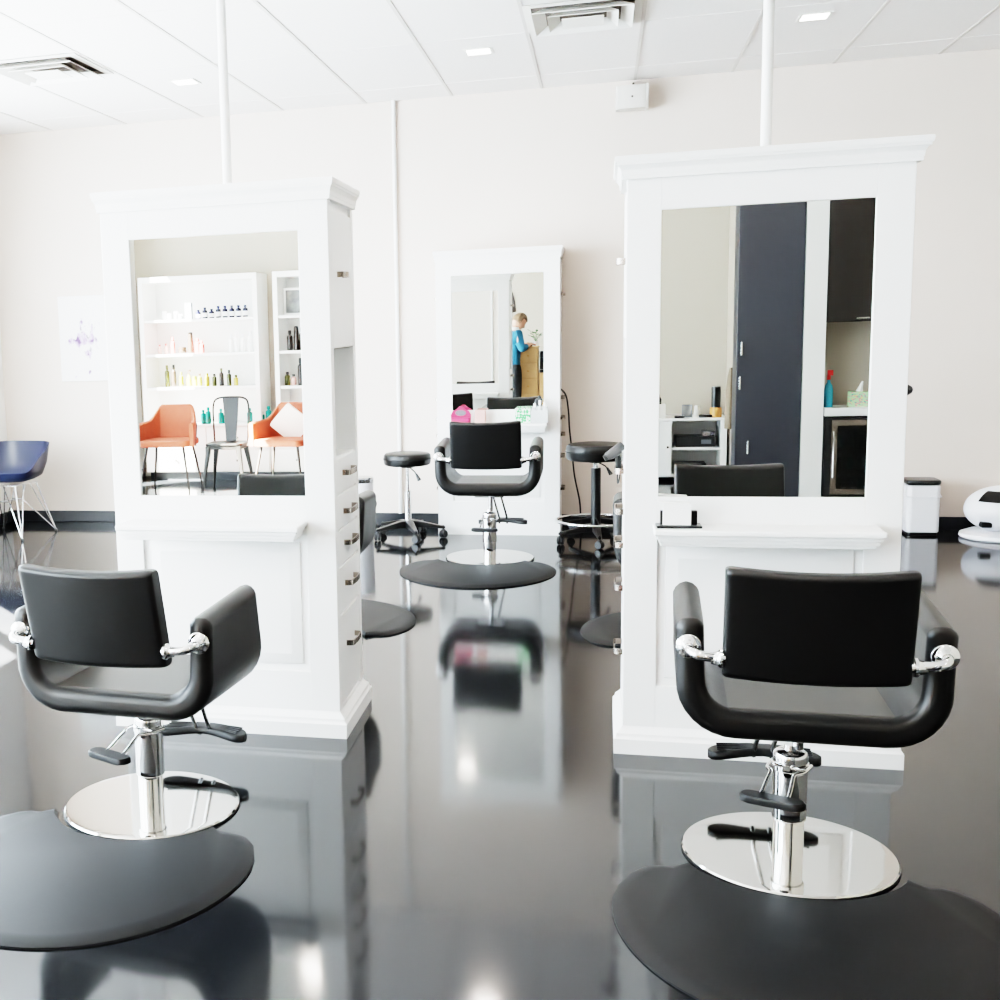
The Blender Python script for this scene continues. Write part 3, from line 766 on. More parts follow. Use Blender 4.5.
# ------------------------------------------------------------------ front of the room, seen in the mirrors
def upr(bm, x0, x1, y0, y1, z0, z1): add_box(bm, (x0, y0, z0), (x1, y1, z1), .002, 1)
def shelving(x0, x1, shelves, label, z0, z1=2.30):
    t = thing('display_shelving', label, 'shelving', ((x0+x1)/2, -4.09, 0), 0, 'white display shelving')
    ox = (x0+x1)/2; w = (x1-x0)/2; D = .44
    bm = B(); upr(bm, -w, w, 0, .015, z0, z1); obj('back_panel', bm, M['white'], t)
    for s in (-1, 1):
        a, b = sorted((s*w, s*(w-.05))); bm = B(); upr(bm, a, b, .015, D, z0, z1); obj('side_panel', bm, M['white'], t)
    bm = B(); upr(bm, -w+.05, w-.05, .015, D, z1-.06, z1); obj('header', bm, M['white'], t)
    for z in shelves:
        bm = B(); upr(bm, -w+.05, w-.05, .015, D-.02, z-.03, z); obj('shelf', bm, M['white'], t)
    return t
shelving(-5.05, -3.66, [1.825, 1.44, 1.065], 'wide white shelving holding navy, coral and green bottles', .645)  # shelf and bottle positions baked from mirror image pixels, scaled about the mirrored camera
shelving(-3.48, -2.35, [1.825, 1.44, 1.055], 'white shelving with a framed print and dark brown bottles', .645)
for (x0, x1, lab) in ((-5.05, -3.57, 'low white drawer unit with teal bottles on top'), (-3.56, -2.35, 'low white drawer unit behind the orange chair with the cushion')):
    t = thing('drawer_unit', lab, 'drawers', ((x0+x1)/2, -4.09, 0), 0, 'white drawer units'); w = (x1-x0)/2
    bm = B(); upr(bm, -w, w, 0, .42, .10, .62); obj('carcass', bm, M['white'], t)
    bm = B(); upr(bm, -w, w, 0, .46, .62, .643); obj('top', bm, M['white'], t)
    bm = B(); upr(bm, -w+.02, w-.02, .02, .36, 0, .10); obj('toe_kick', bm, M['base'], t)
    for c in range(2):
        for r_ in range(2):
            a = -w+.012+c*(w-.006); b = a+w-.018; z0 = .112+r_*.255; z1 = z0+.245
            bm = B(); upr(bm, a, b, .42, .437, z0, z1); d = obj('drawer', bm, M['white'], t)
            bm = B(); lathe(bm, [(.006, .437), (.008, .447), (.016, .452), (.014, .462)], 16, ((a+b)/2, 0, (z0+z1)/2), 'y'); obj('knob', bm, M['nickel'], d)

ORD = ['first', 'second', 'third', 'fourth', 'fifth', 'sixth', 'seventh', 'eighth', 'ninth', 'tenth', 'eleventh', 'twelfth']
def bottle(x, y, z, h, r, m, capm, label, group, shape='pump', labm=None, name='bottle'):
    t = thing(name, label, 'bottle', (x, y, z), 0, group)
    if shape == 'tube': prof = [(r*.9, 0), (r, .01), (r*.95, h*.25), (r*.75, h*.9), (r*.7, h)]; cz = 0
    elif shape == 'jar': prof = [(r*.95, 0), (r, .005), (r, h*.62), (r*.95, h*.66)]
    elif shape == 'spray': prof = [(r*.9, 0), (r, .01), (r, h*.45), (r*.8, h*.58), (r*.35, h*.68), (r*.35, h*.74)]
    else: prof = [(r*.92, 0), (r, .008), (r, h*.66), (r*.85, h*.73), (r*.38, h*.77), (r*.38, h*.80)]
    bm = B(); lathe(bm, prof, 16); obj('bottle_body', bm, m, t)
    bm = B(); top = prof[-1][1]
    if shape == 'jar': lathe(bm, [(r*1.02, h*.66), (r*1.02, h*.97), (r*.9, h)], 16)
    elif shape == 'tube': lathe(bm, [(r*.5, h), (r*.45, h*1.02)], 12)
    elif shape == 'spray':
        lathe(bm, [(r*.42, top), (r*.42, h*.82), (r*.3, h*.9)], 12); add_box(bm, (-r*.3, -r*.3, h*.86), (r*.9, r*.3, h), .003, 1)
    else: lathe(bm, [(r*.55, top), (r*.55, h*.97), (r*.45, h)], 12)
    obj('cap', bm, capm, t)
    if labm:
        bm = B(); lathe(bm, [(r*1.015, h*.14), (r*1.015, h*.50)], 16, cap=False); obj('paper_label', bm, labm, t)
    return t
YS = -3.80
# top shelf
bm = B(); add_box(bm, (-4.545, YS-.03, 1.825), (-4.47, YS+.03, 2.005), .002, 1); tag(obj('product_box', bm, M['silver']), 'tall silver carton standing at the head of the navy bottles', 'box')
for i in range(8):
    h = [.10, .125, .105, .135, .135, .135, .135, .135][i]
    bottle(-4.395+.079*i, YS, 1.825, h, .030, M['navy'], M['navy'], '%s navy bottle with white label counting from the silver carton' % ORD[i], 'navy bottles on the top shelf', 'pump', M['paper'])
for i, (x, h) in enumerate(((-4.80, .10), (-4.745, .07), (-4.66, .09), (-4.61, .06))):
    bottle(x, YS, 1.825, h, .026, M['silver'] if i > 1 else M['whiteplastic'], M['paper'], '%s pale jar at the window end of the top shelf' % ORD[i], 'pale jars on the top shelf', 'jar')
# coral shelf
for i, (x, h, r, sh, mm) in enumerate(((-4.875, .11, .018, 'pump', 'palepink'), (-4.80, .12, .020, 'pump', 'palepink'), (-4.715, .19, .026, 'pump', 'pink'), (-4.60, .075, .042, 'jar', 'brown'), (-4.50, .235, .035, 'tube', 'brown'), (-4.42, .17, .032, 'pump', 'pink'), (-4.37, .14, .030, 'pump', 'pink'))):
    bottle(x, YS, 1.44, h, r, M[mm], M['brown'] if i in (3, 4) else M['pink'], '%s of the coral and brown products on the second shelf, counted from the window' % ORD[i], 'coral products on the second shelf', sh)
for i, x in enumerate((-4.02, -3.95, -3.88, -3.80)):
    bottle(x, YS, 1.44, .20+.03*(i % 2), .028, M['paper'], M['whiteplastic'], '%s white bottle past the coral products' % ORD[i], 'white bottles on the second shelf')
# green and olive shelf
for i, (x, h, mm, sh) in enumerate(((-4.80, .25, 'olive', 'pump'), (-4.72, .255, 'brown', 'pump'), (-4.63, .17, 'olive', 'pump'), (-4.54, .19, 'yellow', 'spray'), (-4.47, .12, 'yellow', 'jar'), (-4.41, .15, 'olive', 'pump'), (-4.32, .15, 'yellow', 'pump'), (-4.235, .14, 'olive', 'pump'), (-4.15, .20, 'brown', 'pump'), (-4.06, .18, 'olive', 'pump'), (-3.98, .12, 'yellow', 'pump'))):
    bottle(x, YS, 1.065, h, .026, M[mm], M['brown'] if i % 2 else M['olive'], '%s olive or amber bottle on the third shelf, counted from the window' % ORD[i], 'olive bottles on the third shelf', sh)
# teal bottles on the drawer unit
for i, (x, h) in enumerate(((-4.41, .16), (-4.35, .19), (-4.20, .17), (-4.135, .14), (-3.86, .17), (-3.72, .13), (-3.64, .19))):
    bottle(x+.045, -3.74, .643, h, .032, M['tealglass'], M['tealglass'], '%s teal bottle on the low drawers, counted from the window' % ORD[i], 'teal bottles on the drawers')
# right hand shelving
t = thing('framed_print', 'small grey framed print on the shelf above the brown bottles', 'picture', (-3.28, -3.86, 1.825), 0)
bm = B(); add_box(bm, (-.13, -.01, 0), (.13, .01, .30), .004, 1); obj('frame', bm, M['paper'], t)
bm = B(); add_box(bm, (-.105, .008, .025), (.105, .013, .275)); obj('picture', bm, M['greyart'], t)
for i, (x, h, sh) in enumerate(((-3.34, .22, 'pump'), (-3.265, .26, 'tube'), (-3.20, .25, 'pump'), (-3.12, .24, 'pump'))):
    bottle(x, YS, 1.44, h, .033, M['brown'], M['black'], '%s brown bottle under the framed print' % ORD[i], 'brown bottles on the side shelf', sh)
for i, (x, h, mm) in enumerate(((-3.38, .15, 'olive'), (-3.31, .12, 'palepink'), (-3.23, .30, 'brown'), (-3.15, .24, 'brown'))):
    bottle(x, YS, 1.055, h, .03, M[mm], M['black'], '%s bottle on the lower side shelf, counted from the divider' % ORD[i], 'bottles on the lower side shelf')

# orange tub chairs
def tub_chair(label, loc, rz):
    t = thing('tub_chair', label, 'chair', loc, rz, 'rust orange tub chairs')      # faces +y
    bm = B(); rounded_prism(bm, .56, .52, .475, .545, .09, (0, .03), .02); obj('seat', bm, M['orange'], t)
    bm = B(); rings = []
    n = 28
    for i in range(n+1):
        u = -1+2*i/n; a = -PI/2+u*PI*.60                    # around the back from arm to arm
        x = .30*math.sin(u*PI*.5) if abs(u) < .62 else math.copysign(.30*math.sin(.62*PI*.5)+.055*(abs(u)-.62)/.38, u)
        y = -.24+.02*abs(u) if abs(u) < .45 else -.231+.46*((abs(u)-.45)/.55)**1.15
        h = .90 if abs(u) < .40 else .90-.16*min(1, (abs(u)-.40)/.22)
        if abs(u) > .62: h = .74-.02*(abs(u)-.62)/.38
        lean = .05*(h-.45)/.45 if abs(u) < .6 else 0.0
        th = .045; nx, ny = (math.copysign(1, u), 0) if abs(u) > .6 else (math.sin(u*1.2), -math.cos(u*1.2))
        ring = []
        for z, o in ((.478, 0), (h-.015, 0), (h, .012), (h, th-.012), (h-.015, th), (.478, th)):
            k = (z-.45)/(.45)
            ring.append((x+nx*(o-th/2), y+ny*(o-th/2)-lean*k, z))
        rings.append(ring)
    loft(bm, rings); obj('backrest', bm, M['orange'], t)
    for sx in (-1, 1):
        for sy in (-1, 1):
            bm = B(); tube(bm, [(sx*.20, sy*.18+.02, .48), (sx*.275, sy*.27+.02, 0)], lambda u: .016-.007*u, 10); obj('leg', bm, M['leg'], t)
        bm = B(); tube(bm, [(sx*.345, .22, .48), (sx*.335, .10, .72)], .006, 8); obj('seam_piping', bm, M['leg'], t)
    return t
tub_chair('rust orange tub chair with bare seat before the product shelves', (-4.50, -2.98, 0), -.06)
tub_chair('rust orange tub chair with a cream cushion on it', (-3.195, -2.95, 0), .12)
t = thing('scatter_cushion', 'cream square cushion propped on the orange tub chair', 'cushion', (-3.165, -3.05, .685), 0)
bm = B(); rings = []
for k, w in ((-1, .02), (-.8, .55), (-.4, .85), (0, .95), (.4, .85), (.8, .55), (1, .02)):
    rings.append([(.165*x*(1+.02*abs(k)), .06*w*(-1 if False else 1)*0+.065*k*(1-.75*max(abs(x), abs(z))**2.2), .165*z) for x, z in [(math.copysign(min(1, abs(math.cos(a))*1.35), math.cos(a)), math.copysign(min(1, abs(math.sin(a))*1.35), math.sin(a))) for a in [2*PI*i/40 for i in range(40)]]] if abs(k) > .99 else
                 [(.165*x, .065*k*(1-.75*max(abs(x), abs(z))**2.2), .165*z) for x, z in [(math.copysign(min(1, abs(math.cos(a))*1.35), math.cos(a)), math.copysign(min(1, abs(math.sin(a))*1.35), math.sin(a))) for a in [2*PI*i/40 for i in range(40)]]])
loft(bm, rings); mr_ = Matrix.Rotation(.75, 4, 'Y')
for v in bm.verts: v.co = Matrix.Rotation(-.30, 4, 'X') @ (mr_ @ v.co)
obj('cover', bm, M['pillow'], t, smooth=70, wn=False)

# black metal cafe chair
t = thing('cafe_chair', 'dark gunmetal cafe chair between the two orange tub chairs', 'chair', (-3.855, -2.98, 0), -.05)
bm = B(); rounded_prism(bm, .40, .39, .475, .50, .06, (0, 0), .006); obj('seat', bm, M['gunmetal'], t)
bm = B(); add_box(bm, (-.19, -.185, .44), (.19, .185, .476), .004, 1); obj('seat_apron', bm, M['gunmetal'], t)
for sx in (-1, 1):
    for sy in (-1, 1):
        bm = B(); rings = []
        for z, o, w in ((.47, 0, .055), (.40, .004, .050), (.2, .035, .034), (.0, .06, .022)):
            cx, cy = sx*(.165+o), sy*(.165+o); rings.append([(cx+a, cy+b, z) for a, b in rrect(w, w, .008, 2)])
        loft(bm, rings[::-1]); obj('leg', bm, M['gunmetal'], t)
bm = B(); tube(bm, smooth_path([(-.185, -.18, .48), (-.195, -.20, .70), (-.195, -.215, .88), (-.15, -.225, .955), (0, -.228, .97), (.15, -.225, .955), (.195, -.215, .88), (.195, -.20, .70), (.185, -.18, .48)], 6), .011, 10); obj('back_hoop', bm, M['gunmetal'], t)
bm = B(); loft(bm, [[(-.055, -.178, .49), (.055, -.178, .49), (.055, -.170, .49), (-.055, -.170, .49)], [(-.075, -.21, .75), (.075, -.21, .75), (.075, -.203, .75), (-.075, -.203, .75)], [(-.09, -.226, .962), (.09, -.226, .962), (.09, -.219, .962), (-.09, -.219, .962)]]); obj('back_splat', bm, M['gunmetal'], t)

# white media cabinet, slate cupboard, kitchenette
t = thing('media_cabinet', 'low white cabinet with open shelves beside the dark grey cupboard', 'cabinet', (.76, -4.09, 0), 0)
x0, x1, D = -.46, .445, .49
bm = B(); upr(bm, x0, x1, 0, .02, .04, .64); upr(bm, x0, x1, 0, D, .615, .64); upr(bm, x0, x1, 0, D, .04, .07)
for x in (x0, -.11, x1-.03, .385): upr(bm, x, x+.03, .02, D, .07, .615)
obj('carcass', bm, M['white'], t)
bm = B(); upr(bm, -.08, .385, .02, D-.01, .318, .342); obj('shelf', bm, M['white'], t)
bm = B(); upr(bm, x0+.004, -.085, D, D+.016, .05, .612); d = obj('door', bm, M['white'], t)
bm = B(); lathe(bm, [(.006, 0), (.012, .012)], 12, (-.12, D+.016, .35), 'y'); obj('knob', bm, M['nickel'], d)
for sx in (-.36, .36):
    for yy in (.04, .44):
        bm = B(); lathe(bm, [(.018, 0), (.022, .04)], 12, (sx, yy, 0)); obj('foot', bm, M['black'], t)
for nm, lab, a, b, m in (('video_player', 'black player on the upper open shelf of the low cabinet', (.72, -3.95, .342), (1.10, -3.66, .45), 'black'), ('router_box', 'grey router on top of the black player', (.98, -3.90, .45), (1.10, -3.68, .50), 'chrome_dark'), ('cable_box', 'black cable box on the lower open shelf of the low cabinet', (.72, -3.95, .07), (1.02, -3.68, .17), 'black')):
    tt = thing(nm, lab, 'electronics', ((a[0]+b[0])/2, (a[1]+b[1])/2, a[2])); w, d_, h = (b[0]-a[0])/2, (b[1]-a[1])/2, b[2]-a[2]
    bm = B(); add_box(bm, (-w, -d_, 0), (w, d_, h), .006, 2); obj('case', bm, M[m], tt)
    bm = B(); add_box(bm, (w*.3, d_-.002, h*.3), (w*.8, d_+.003, h*.7), .001, 1); obj('display', bm, M['silver'], tt)
CT = .64
t = thing('thermos_bottle', 'tall black bottle standing on an amber wooden base', 'bottle', (1.105, -3.72, CT), 0)
bm = B(); lathe(bm, [(.045, .10), (.045, .30), (.042, .31), (.0, .312)], 24); obj('bottle_body', bm, M['black'], t)
bm = B(); lathe(bm, [(.058, 0), (.058, .09), (.05, .10)], 24); obj('wooden_base', bm, M['amber'], t)
t = thing('photo_frame', 'small silver photo frame on the low white cabinet', 'picture frame', (.83, -3.74, CT), .15)
bm = B(); m_ = Matrix.Rotation(.2, 4, 'X'); add_box(bm, (-.05, -.006, 0), (.05, .006, .13), .002, 1, m_); obj('frame', bm, M['silver'], t)
bm = B(); add_box(bm, (-.04, .0055, .012), (.04, .0075, .118), 0, 1, m_); obj('picture', bm, M['greyart'], t)
bm = B(); lathe(bm, [(.03, 0), (.035, .02), (.025, .11), (.02, .12)], 20, (0, 0, 0)); o = obj('cream_vase', bm, M['speaker']); o.location = (.925, -3.72, CT); tag(o, 'slim cream vase beside the silver photo frame', 'vase')
bm = B(); rounded_prism(bm, .13, .09, 0, .03, .02); o = obj('dark_tray', bm, M['black']); o.location = (1.005, -3.70, CT); tag(o, 'small dark dish before the black bottle', 'dish')
bm = B(); rounded_prism(bm, .10, .07, 0, .022, .02); o = obj('remote_puck', bm, M['black']); o.location = (.755, -3.67, CT); tag(o, 'flat black puck near the edge of the low cabinet', 'gadget')
bm = B(); add_box(bm, (.50, -3.80, CT), (.62, -3.68, CT+.14), .006, 2); tag(obj('storage_box', bm, M['speaker']), 'beige box at the window end of the low white cabinet', 'box')
bm = B(); lathe(bm, [(.03, 0), (.032, .05), (.015, .08), (.014, .10)], 16); o = obj('small_jar', bm, M['brown']); o.location = (.55, -3.74, CT+.14); tag(o, 'small brown jar on top of the beige box', 'jar')
# hanging taupe jacket
bm = B(); rings = []
for z, w, y in ((1.16, .012, 0), (1.08, .03, .01), (.95, .042, .02), (.75, .05, .02), (.58, .055, .02)):
    rings.append([(w*math.cos(2*PI*i/24)*(1+.12*math.sin(5*2*PI*i/24+z*3)), y+.035*math.sin(2*PI*i/24)*(1+.2*math.sin(4*2*PI*i/24)), z) for i in range(24)])
loft(bm, rings[::-1]); o = obj('hanging_jacket', bm, M['cloth']); o.location = (1.18, -3.05, 0); tag(o, 'taupe jacket hanging on the wall end beside the dark grey cupboard', 'jacket')
KY = -2.75
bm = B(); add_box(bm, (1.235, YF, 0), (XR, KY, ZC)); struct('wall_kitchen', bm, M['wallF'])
t = thing('tall_cupboard', 'tall slate grey cupboard reaching toward the ceiling', 'cupboard', (1.437, KY, 0), 0)
bm = B(); upr(bm, -.275, .275, .005, .325, 0, 3.25); obj('carcass', bm, M['slate'], t)
bm = B(); upr(bm, -.273, .273, .326, .345, .02, 3.24); d = obj('door', bm, M['slate'], t)
for hz, xx in ((.46, -.165), (1.045, -.245), (1.354, -.235)):
    bm = B(); add_box(bm, (xx-.008, .345, hz-.062), (xx+.008, .367, hz+.062), .004, 2); obj('handle', bm, M['chrome'], d)
bm = B(); add_box(bm, (1.716, KY, 0), (1.893, -2.385, ZC)); struct('wall_partition', bm, M['wallL'])
t = thing('wall_cupboard', 'espresso wall cupboard above the white worktop', 'cupboard', (2.45, KY, 0), 0)
bm = B(); upr(bm, -.55, .55, .005, .34, 1.562, 3.10); obj('carcass', bm, M['brownblack'], t)
for q in (-1, 1):
    a, b = sorted((q*.003, q*.548)); bm = B(); upr(bm, a, b, .34, .358, 1.562, 3.10); d = obj('door', bm, M['brownblack'], t)
    bm = B(); add_box(bm, (q*.26-.055, .358, 1.588), (q*.26+.055, .374, 1.599), .003, 1); obj('handle', bm, M['chrome'], d)
bm = B(); add_box(bm, (1.90, KY+.005, .735), (3.34, -2.38, .81), .006, 2); tag(obj('worktop', bm, M['white']), 'white worktop over the drinks fridge', 'worktop')
t = thing('base_cabinet', 'black base cabinet framing the drinks fridge under the worktop', 'cabinet', (2.45, KY, 0), 0)
bm = B(); upr(bm, -.545, -.487, .005, .36, 0, .733); upr(bm, .08, .86, .005, .36, 0, .733); upr(bm, -.487, .08, .005, .02, 0, .733); upr(bm, -.487, .08, .02, .36, .712, .733); obj('carcass', bm, M['black'], t)
for q in (0, 1):
    bm = B(); upr(bm, .083+q*.39, .083+q*.39+.383, .36, .376, .02, .73); d = obj('door', bm, M['black'], t)
    bm = B(); add_box(bm, (.083+q*.39+.14, .376, .66), (.083+q*.39+.24, .392, .672), .003, 1); obj('handle', bm, M['chrome'], d)
t = thing('drinks_fridge', 'steel framed glass door drinks fridge under the white worktop', 'fridge', (2.246, KY+.025, 0), 0)
bm = B(); upr(bm, -.28, .28, 0, .29, .02, .06); upr(bm, -.28, .28, 0, .29, .67, .705); upr(bm, -.28, -.25, 0, .29, .06, .67); upr(bm, .25, .28, 0, .29, .06, .67); upr(bm, -.28, .28, 0, .02, .06, .67); obj('cabinet', bm, M['black'], t)
for z in (.24, .44):
    bm = B()
    for k in range(9): tube(bm, [(-.25+.0625*k, .03, z), (-.25+.0625*k, .28, z)], .003, 6)
    tube(bm, [(-.25, .27, z), (.25, .27, z)], .004, 6); obj('wire_shelf', bm, M['chrome'], t)
bm = B(); upr(bm, -.28, -.228, .292, .33, .03, .70); upr(bm, .228, .28, .292, .33, .03, .70); upr(bm, -.228, .228, .292, .33, .03, .08); upr(bm, -.228, .228, .292, .33, .648, .70); dr = obj('door', bm, M['nickel'], t, 'brushed steel door frame')
bm = B(); add_box(bm, (-.228, .308, .08), (.228, .314, .648)); obj('pane', bm, M['darkpane'], dr)
bm = B(); add_box(bm, (-.268, .332, .18), (-.254, .356, .60), .004, 1); obj('handle', bm, M['chrome'], dr)
for i in range(5):
    for j, z in enumerate((.062, .245, .445)):
        bottle(2.065+.09*i, -2.56, z, .135, .026, M[['olive', 'brown', 'tealglass', 'silver', 'brown'][(i+j) % 5]], M['silver'], '%s drink bottle on the %s shelf of the drinks fridge' % (ORD[i], ['bottom', 'middle', 'top'][j]), 'drinks in the fridge', name='drink_bottle')
bottle(1.945, -2.48, .81, .33, .038, M['bluefluid'], M['red'], 'spray bottle with blue liquid on the white worktop', None, 'spray', name='spray_bottle')
t = thing('tissue_box', 'floral tissue box on the white worktop', 'tissue box', (2.20, -2.50, .81), .2)
bm = B(); add_box(bm, (-.09, -.065, 0), (.09, .065, .135), .004, 1); obj('carton', bm, M['tissue'], t)
bm = B(); tube(bm, [(0, 0, .13), (.01, 0, .17), (.025, .01, .225)], lambda u: .032-.026*u, 8); obj('tissue', bm, M['paper'], t)

# ------------------------------------------------------------------ wooden chest, low cabinet, person (seen in the back mirror)
PX, PY = -1.365, -.36
t = thing('drawer_chest', 'narrow pale wooden chest of drawers beside the standing person', 'chest of drawers', (-1.14, -.82, 0), 0)
bm = B(); add_box(bm, (-.145, -.22, .04), (.145, .20, 1.27), .004, 1); obj('carcass', bm, M['wood'], t)
bm = B(); add_box(bm, (-.155, -.225, 1.27), (.155, .225, 1.292), .004, 1); obj('top', bm, M['wood'], t)
bm = B(); add_box(bm, (-.14, -.20, 0), (.14, .19, .04)); obj('plinth', bm, M['wood'], t)
for k in range(5):
    z0 = .06+.242*k; bm = B(); add_box(bm, (-.138, .20, z0), (.138, .217, z0+.232), .004, 1); d = obj('drawer', bm, M['wood'], t)
    bm = B(); lathe(bm, [(.006, .217), (.012, .228), (.014, .238), (.008, .243)], 12, (0, 0, z0+.12), 'y'); obj('knob', bm, M['amber'], d)
t = thing('low_cabinet', 'low pale wooden cabinet next to the tall wooden chest', 'cabinet', (-.755, -.84, 0), 0)
bm = B(); add_box(bm, (-.225, -.2, .03), (.225, .19, .87), .004, 1); obj('carcass', bm, M['wood'], t)
bm = B(); add_box(bm, (-.20, -.18, 0), (.20, .17, .03)); obj('plinth', bm, M['wood'], t)
for k in range(3):
    bm = B(); add_box(bm, (-.215, .19, .05+.27*k), (.215, .207, .31+.27*k), .004, 1); d = obj('drawer', bm, M['wood'], t)
    bm = B(); lathe(bm, [(.006, .207), (.012, .218), (.014, .228)], 12, (0, 0, .18+.27*k), 'y'); obj('knob', bm, M['amber'], d)
t = thing('coffee_machine', 'black coffee machine on the low wooden cabinet', 'coffee machine', (-.87, -.78, .87), 0)
bm = B(); add_box(bm, (-.10, -.12, 0), (.10, .10, .05), .006, 2); add_box(bm, (-.10, -.12, .05), (.10, -.02, .34), .006, 2); add_box(bm, (-.10, -.02, .24), (.10, .10, .34), .008, 2); obj('body', bm, M['black'], t)
bm = B(); lathe(bm, [(.045, .05), (.05, .06), (.05, .16), (.04, .17)], 20, (0, .04, 0)); obj('jug', bm, M['chrome_dark'], t)
t = thing('potted_plant', 'leafy green potted plant at the end of the wooden chest top', 'plant', (-1.035, -.78, 1.292), 0)
bm = B(); lathe(bm, [(.03, 0), (.042, .07), (.044, .075), (.038, .075)], 20); obj('pot', bm, M['paper'], t)
bm = B()
for k in range(16):
    a = 2.4*k; r = .03+.07*((k*37 % 16)/16); z = .12+.13*((k*23 % 16)/16); c = Vector((r*math.cos(a), r*math.sin(a), z)); d = Vector((math.cos(a), math.sin(a), .5)).normalized(); s_ = d.cross(Vector((0, 0, 1))).normalized()
    tube(bm, [(0, 0, .07), tuple(c*.6+Vector((0, 0, .04))), tuple(c)], .002, 5)
    vs = [bm.verts.new(c), bm.verts.new(c+d*.03+s_*.022), bm.verts.new(c+d*.075), bm.verts.new(c+d*.03-s_*.022)]; bm.faces.new(vs)
obj('leaves', bm, M['plant'], t)
for i, (x, m, h) in enumerate(((-1.20, 'palepink', .05), (-1.15, 'amber', .06), (-1.10, 'brown', .05))):
    bm = B(); lathe(bm, [(.018, 0), (.02, .006), (.018, h), (.010, h+.008)], 14); o = obj('small_pot', bm, M[m]); o.location = (x, -.66, 1.292)
    tag(o, ['pale pink', 'amber', 'brown'][i]+' little pot on the wooden chest top', 'pot')

def skin_mesh(V, E, sub=2):
    me = bpy.data.meshes.new('sk'); me.from_pydata([v[:3] for v in V], E, []); o = link(bpy.data.objects.new('sk', me))
    o.modifiers.new('s', 'SKIN').use_smooth_shade = True
    for i, v in enumerate(V):
        r = v[3]; me.skin_vertices[0].data[i].radius = r if isinstance(r, tuple) else (r, r)
        me.skin_vertices[0].data[i].use_root = (i == 0)
    ss = o.modifiers.new('u', 'SUBSURF'); ss.levels = sub; ss.render_levels = sub
    dg = bpy.context.evaluated_depsgraph_get(); dg.update()
    m2 = bpy.data.meshes.new_from_object(o.evaluated_get(dg))
    bpy.data.objects.remove(o); bpy.data.meshes.remove(me); return m2
def from_mesh(name, me, m, parent, extra=None, label=None):
    bm = B(); bm.from_mesh(me); bpy.data.meshes.remove(me)
    if extra: extra(bm)
    for f in bm.faces: f.material_index = 0
    return obj(name, bm, m, parent, label, smooth=180, wn=False)

person = thing('person', 'person in teal sweater and black trousers bending over the wooden chest', 'person', (PX, PY, 0), -.5)     # faces the chest
HEAD = Vector((.115, 0, 1.685)); TILT = .75
def head_into(bm):
    r = bmesh.ops.create_uvsphere(bm, u_segments=36, v_segments=26, radius=1); Rm = Matrix.Rotation(TILT, 4, 'Y')
    for v in r['verts']:
        p = v.co.copy(); x, y, z = p
        q = Vector((x*.108, y*.084, z*.132))
        if z < 0: q.y *= 1-.28*(-z)**1.3; q.x = q.x*(1-.12*(-z)) + .012*(-z)
        if x > .2:
            n = math.exp(-((y/.16)**2))*math.exp(-(((z+.12)/.20)**2)); q.x += .026*n                  # nose
            for s in (-1, 1): q.x -= .010*math.exp(-(((y-s*.36)/.17)**2)-(((z-.10)/.12)**2))              # eye sockets
            q.x += .006*math.exp(-((y/.28)**2)-(((z+.46)/.07)**2))+.005*math.exp(-((y/.28)**2)-(((z+.60)/.06)**2))-.004*math.exp(-((y/.3)**2)-(((z+.53)/.03)**2))  # lips
            q.x += .010*math.exp(-((y/.3)**2)-(((z+.85)/.15)**2))                                        # chin
        v.co = HEAD+(Rm @ q)
    for s in (-1, 1):                                                                                  # ears
        rr = bmesh.ops.create_uvsphere(bm, u_segments=12, v_segments=8, radius=1)
        for v in rr['verts']: v.co = HEAD+(Rm @ Vector((-.008+v.co.x*.020, s*.084+v.co.y*.010, -.01+v.co.z*.034)))
V, E = [], []
def addv(x, y, z, r, p=None):
    V.append((x, y, z, r)); i = len(V)-1
    if p is not None: E.append((p, i))
    return i
pel = addv(-.01, 0, 1.02, (.075, .11)); sp = addv(-.01, 0, 1.22, (.075, .105), pel); chs = addv(-.01, 0, 1.42, (.08, .12), sp); nk = addv(.025, 0, 1.555, .065, chs); nk2 = addv(.065, 0, 1.61, .058, nk); addv(.10, 0, 1.66, .055, nk2)
for s in (-1, 1):
    hp = addv(.0, s*.095, .93, .07, pel); kn = addv(.02, s*.10, .54, .055, hp); an = addv(-.01, s*.10, .11, .042, kn); addv(.10, s*.11, .035, .034, an)
    sh = addv(.01, s*.185, 1.49, .05, chs); el = addv(.045, s*.235, 1.235, .048, sh); wr = addv(.205, s*.12, 1.325, .031, el); pm = addv(.262, s*.095, 1.330, (.034, .018), wr)
    for k in range(4):
        yy = s*.095-s*.030+s*.020*k; L = [.062, .072, .068, .052][k]
        a = addv(.295, yy, 1.332, .0105, pm); b = addv(.295+L*.5, yy, 1.325, .0098, a); addv(.295+L*.85, yy, 1.305, .0085, b)
    a = addv(.245, s*.055, 1.325, .012, pm); b = addv(.275, s*.038, 1.318, .0105, a); addv(.298, s*.034, 1.308, .009, b)
from_mesh('body', skin_mesh(V, E), M['skin'], person, head_into)
V, E = [], []
a00 = addv(-.01, 0, .93, (.135, .182)); a0 = addv(-.01, 0, 1.02, (.128, .18), a00); a1 = addv(-.01, 0, 1.20, (.118, .165), a0); a2 = addv(-.01, 0, 1.42, (.130, .188), a1); a3 = addv(.02, 0, 1.535, .095, a2)
for s in (-1, 1):
    sh = addv(.01, s*.19, 1.495, .080, a2); m1 = addv(.03, s*.22, 1.36, .066, sh); el = addv(.045, s*.238, 1.235, .062, m1); addv(.19, s*.128, 1.315, .044, el)
from_mesh('sweater', skin_mesh(V, E), M['teal'], person)
V, E = [], []
ax = addv(-.01, 0, 1.10, (.10, .14)); a0 = addv(-.01, 0, 1.0, (.118, .168), ax)
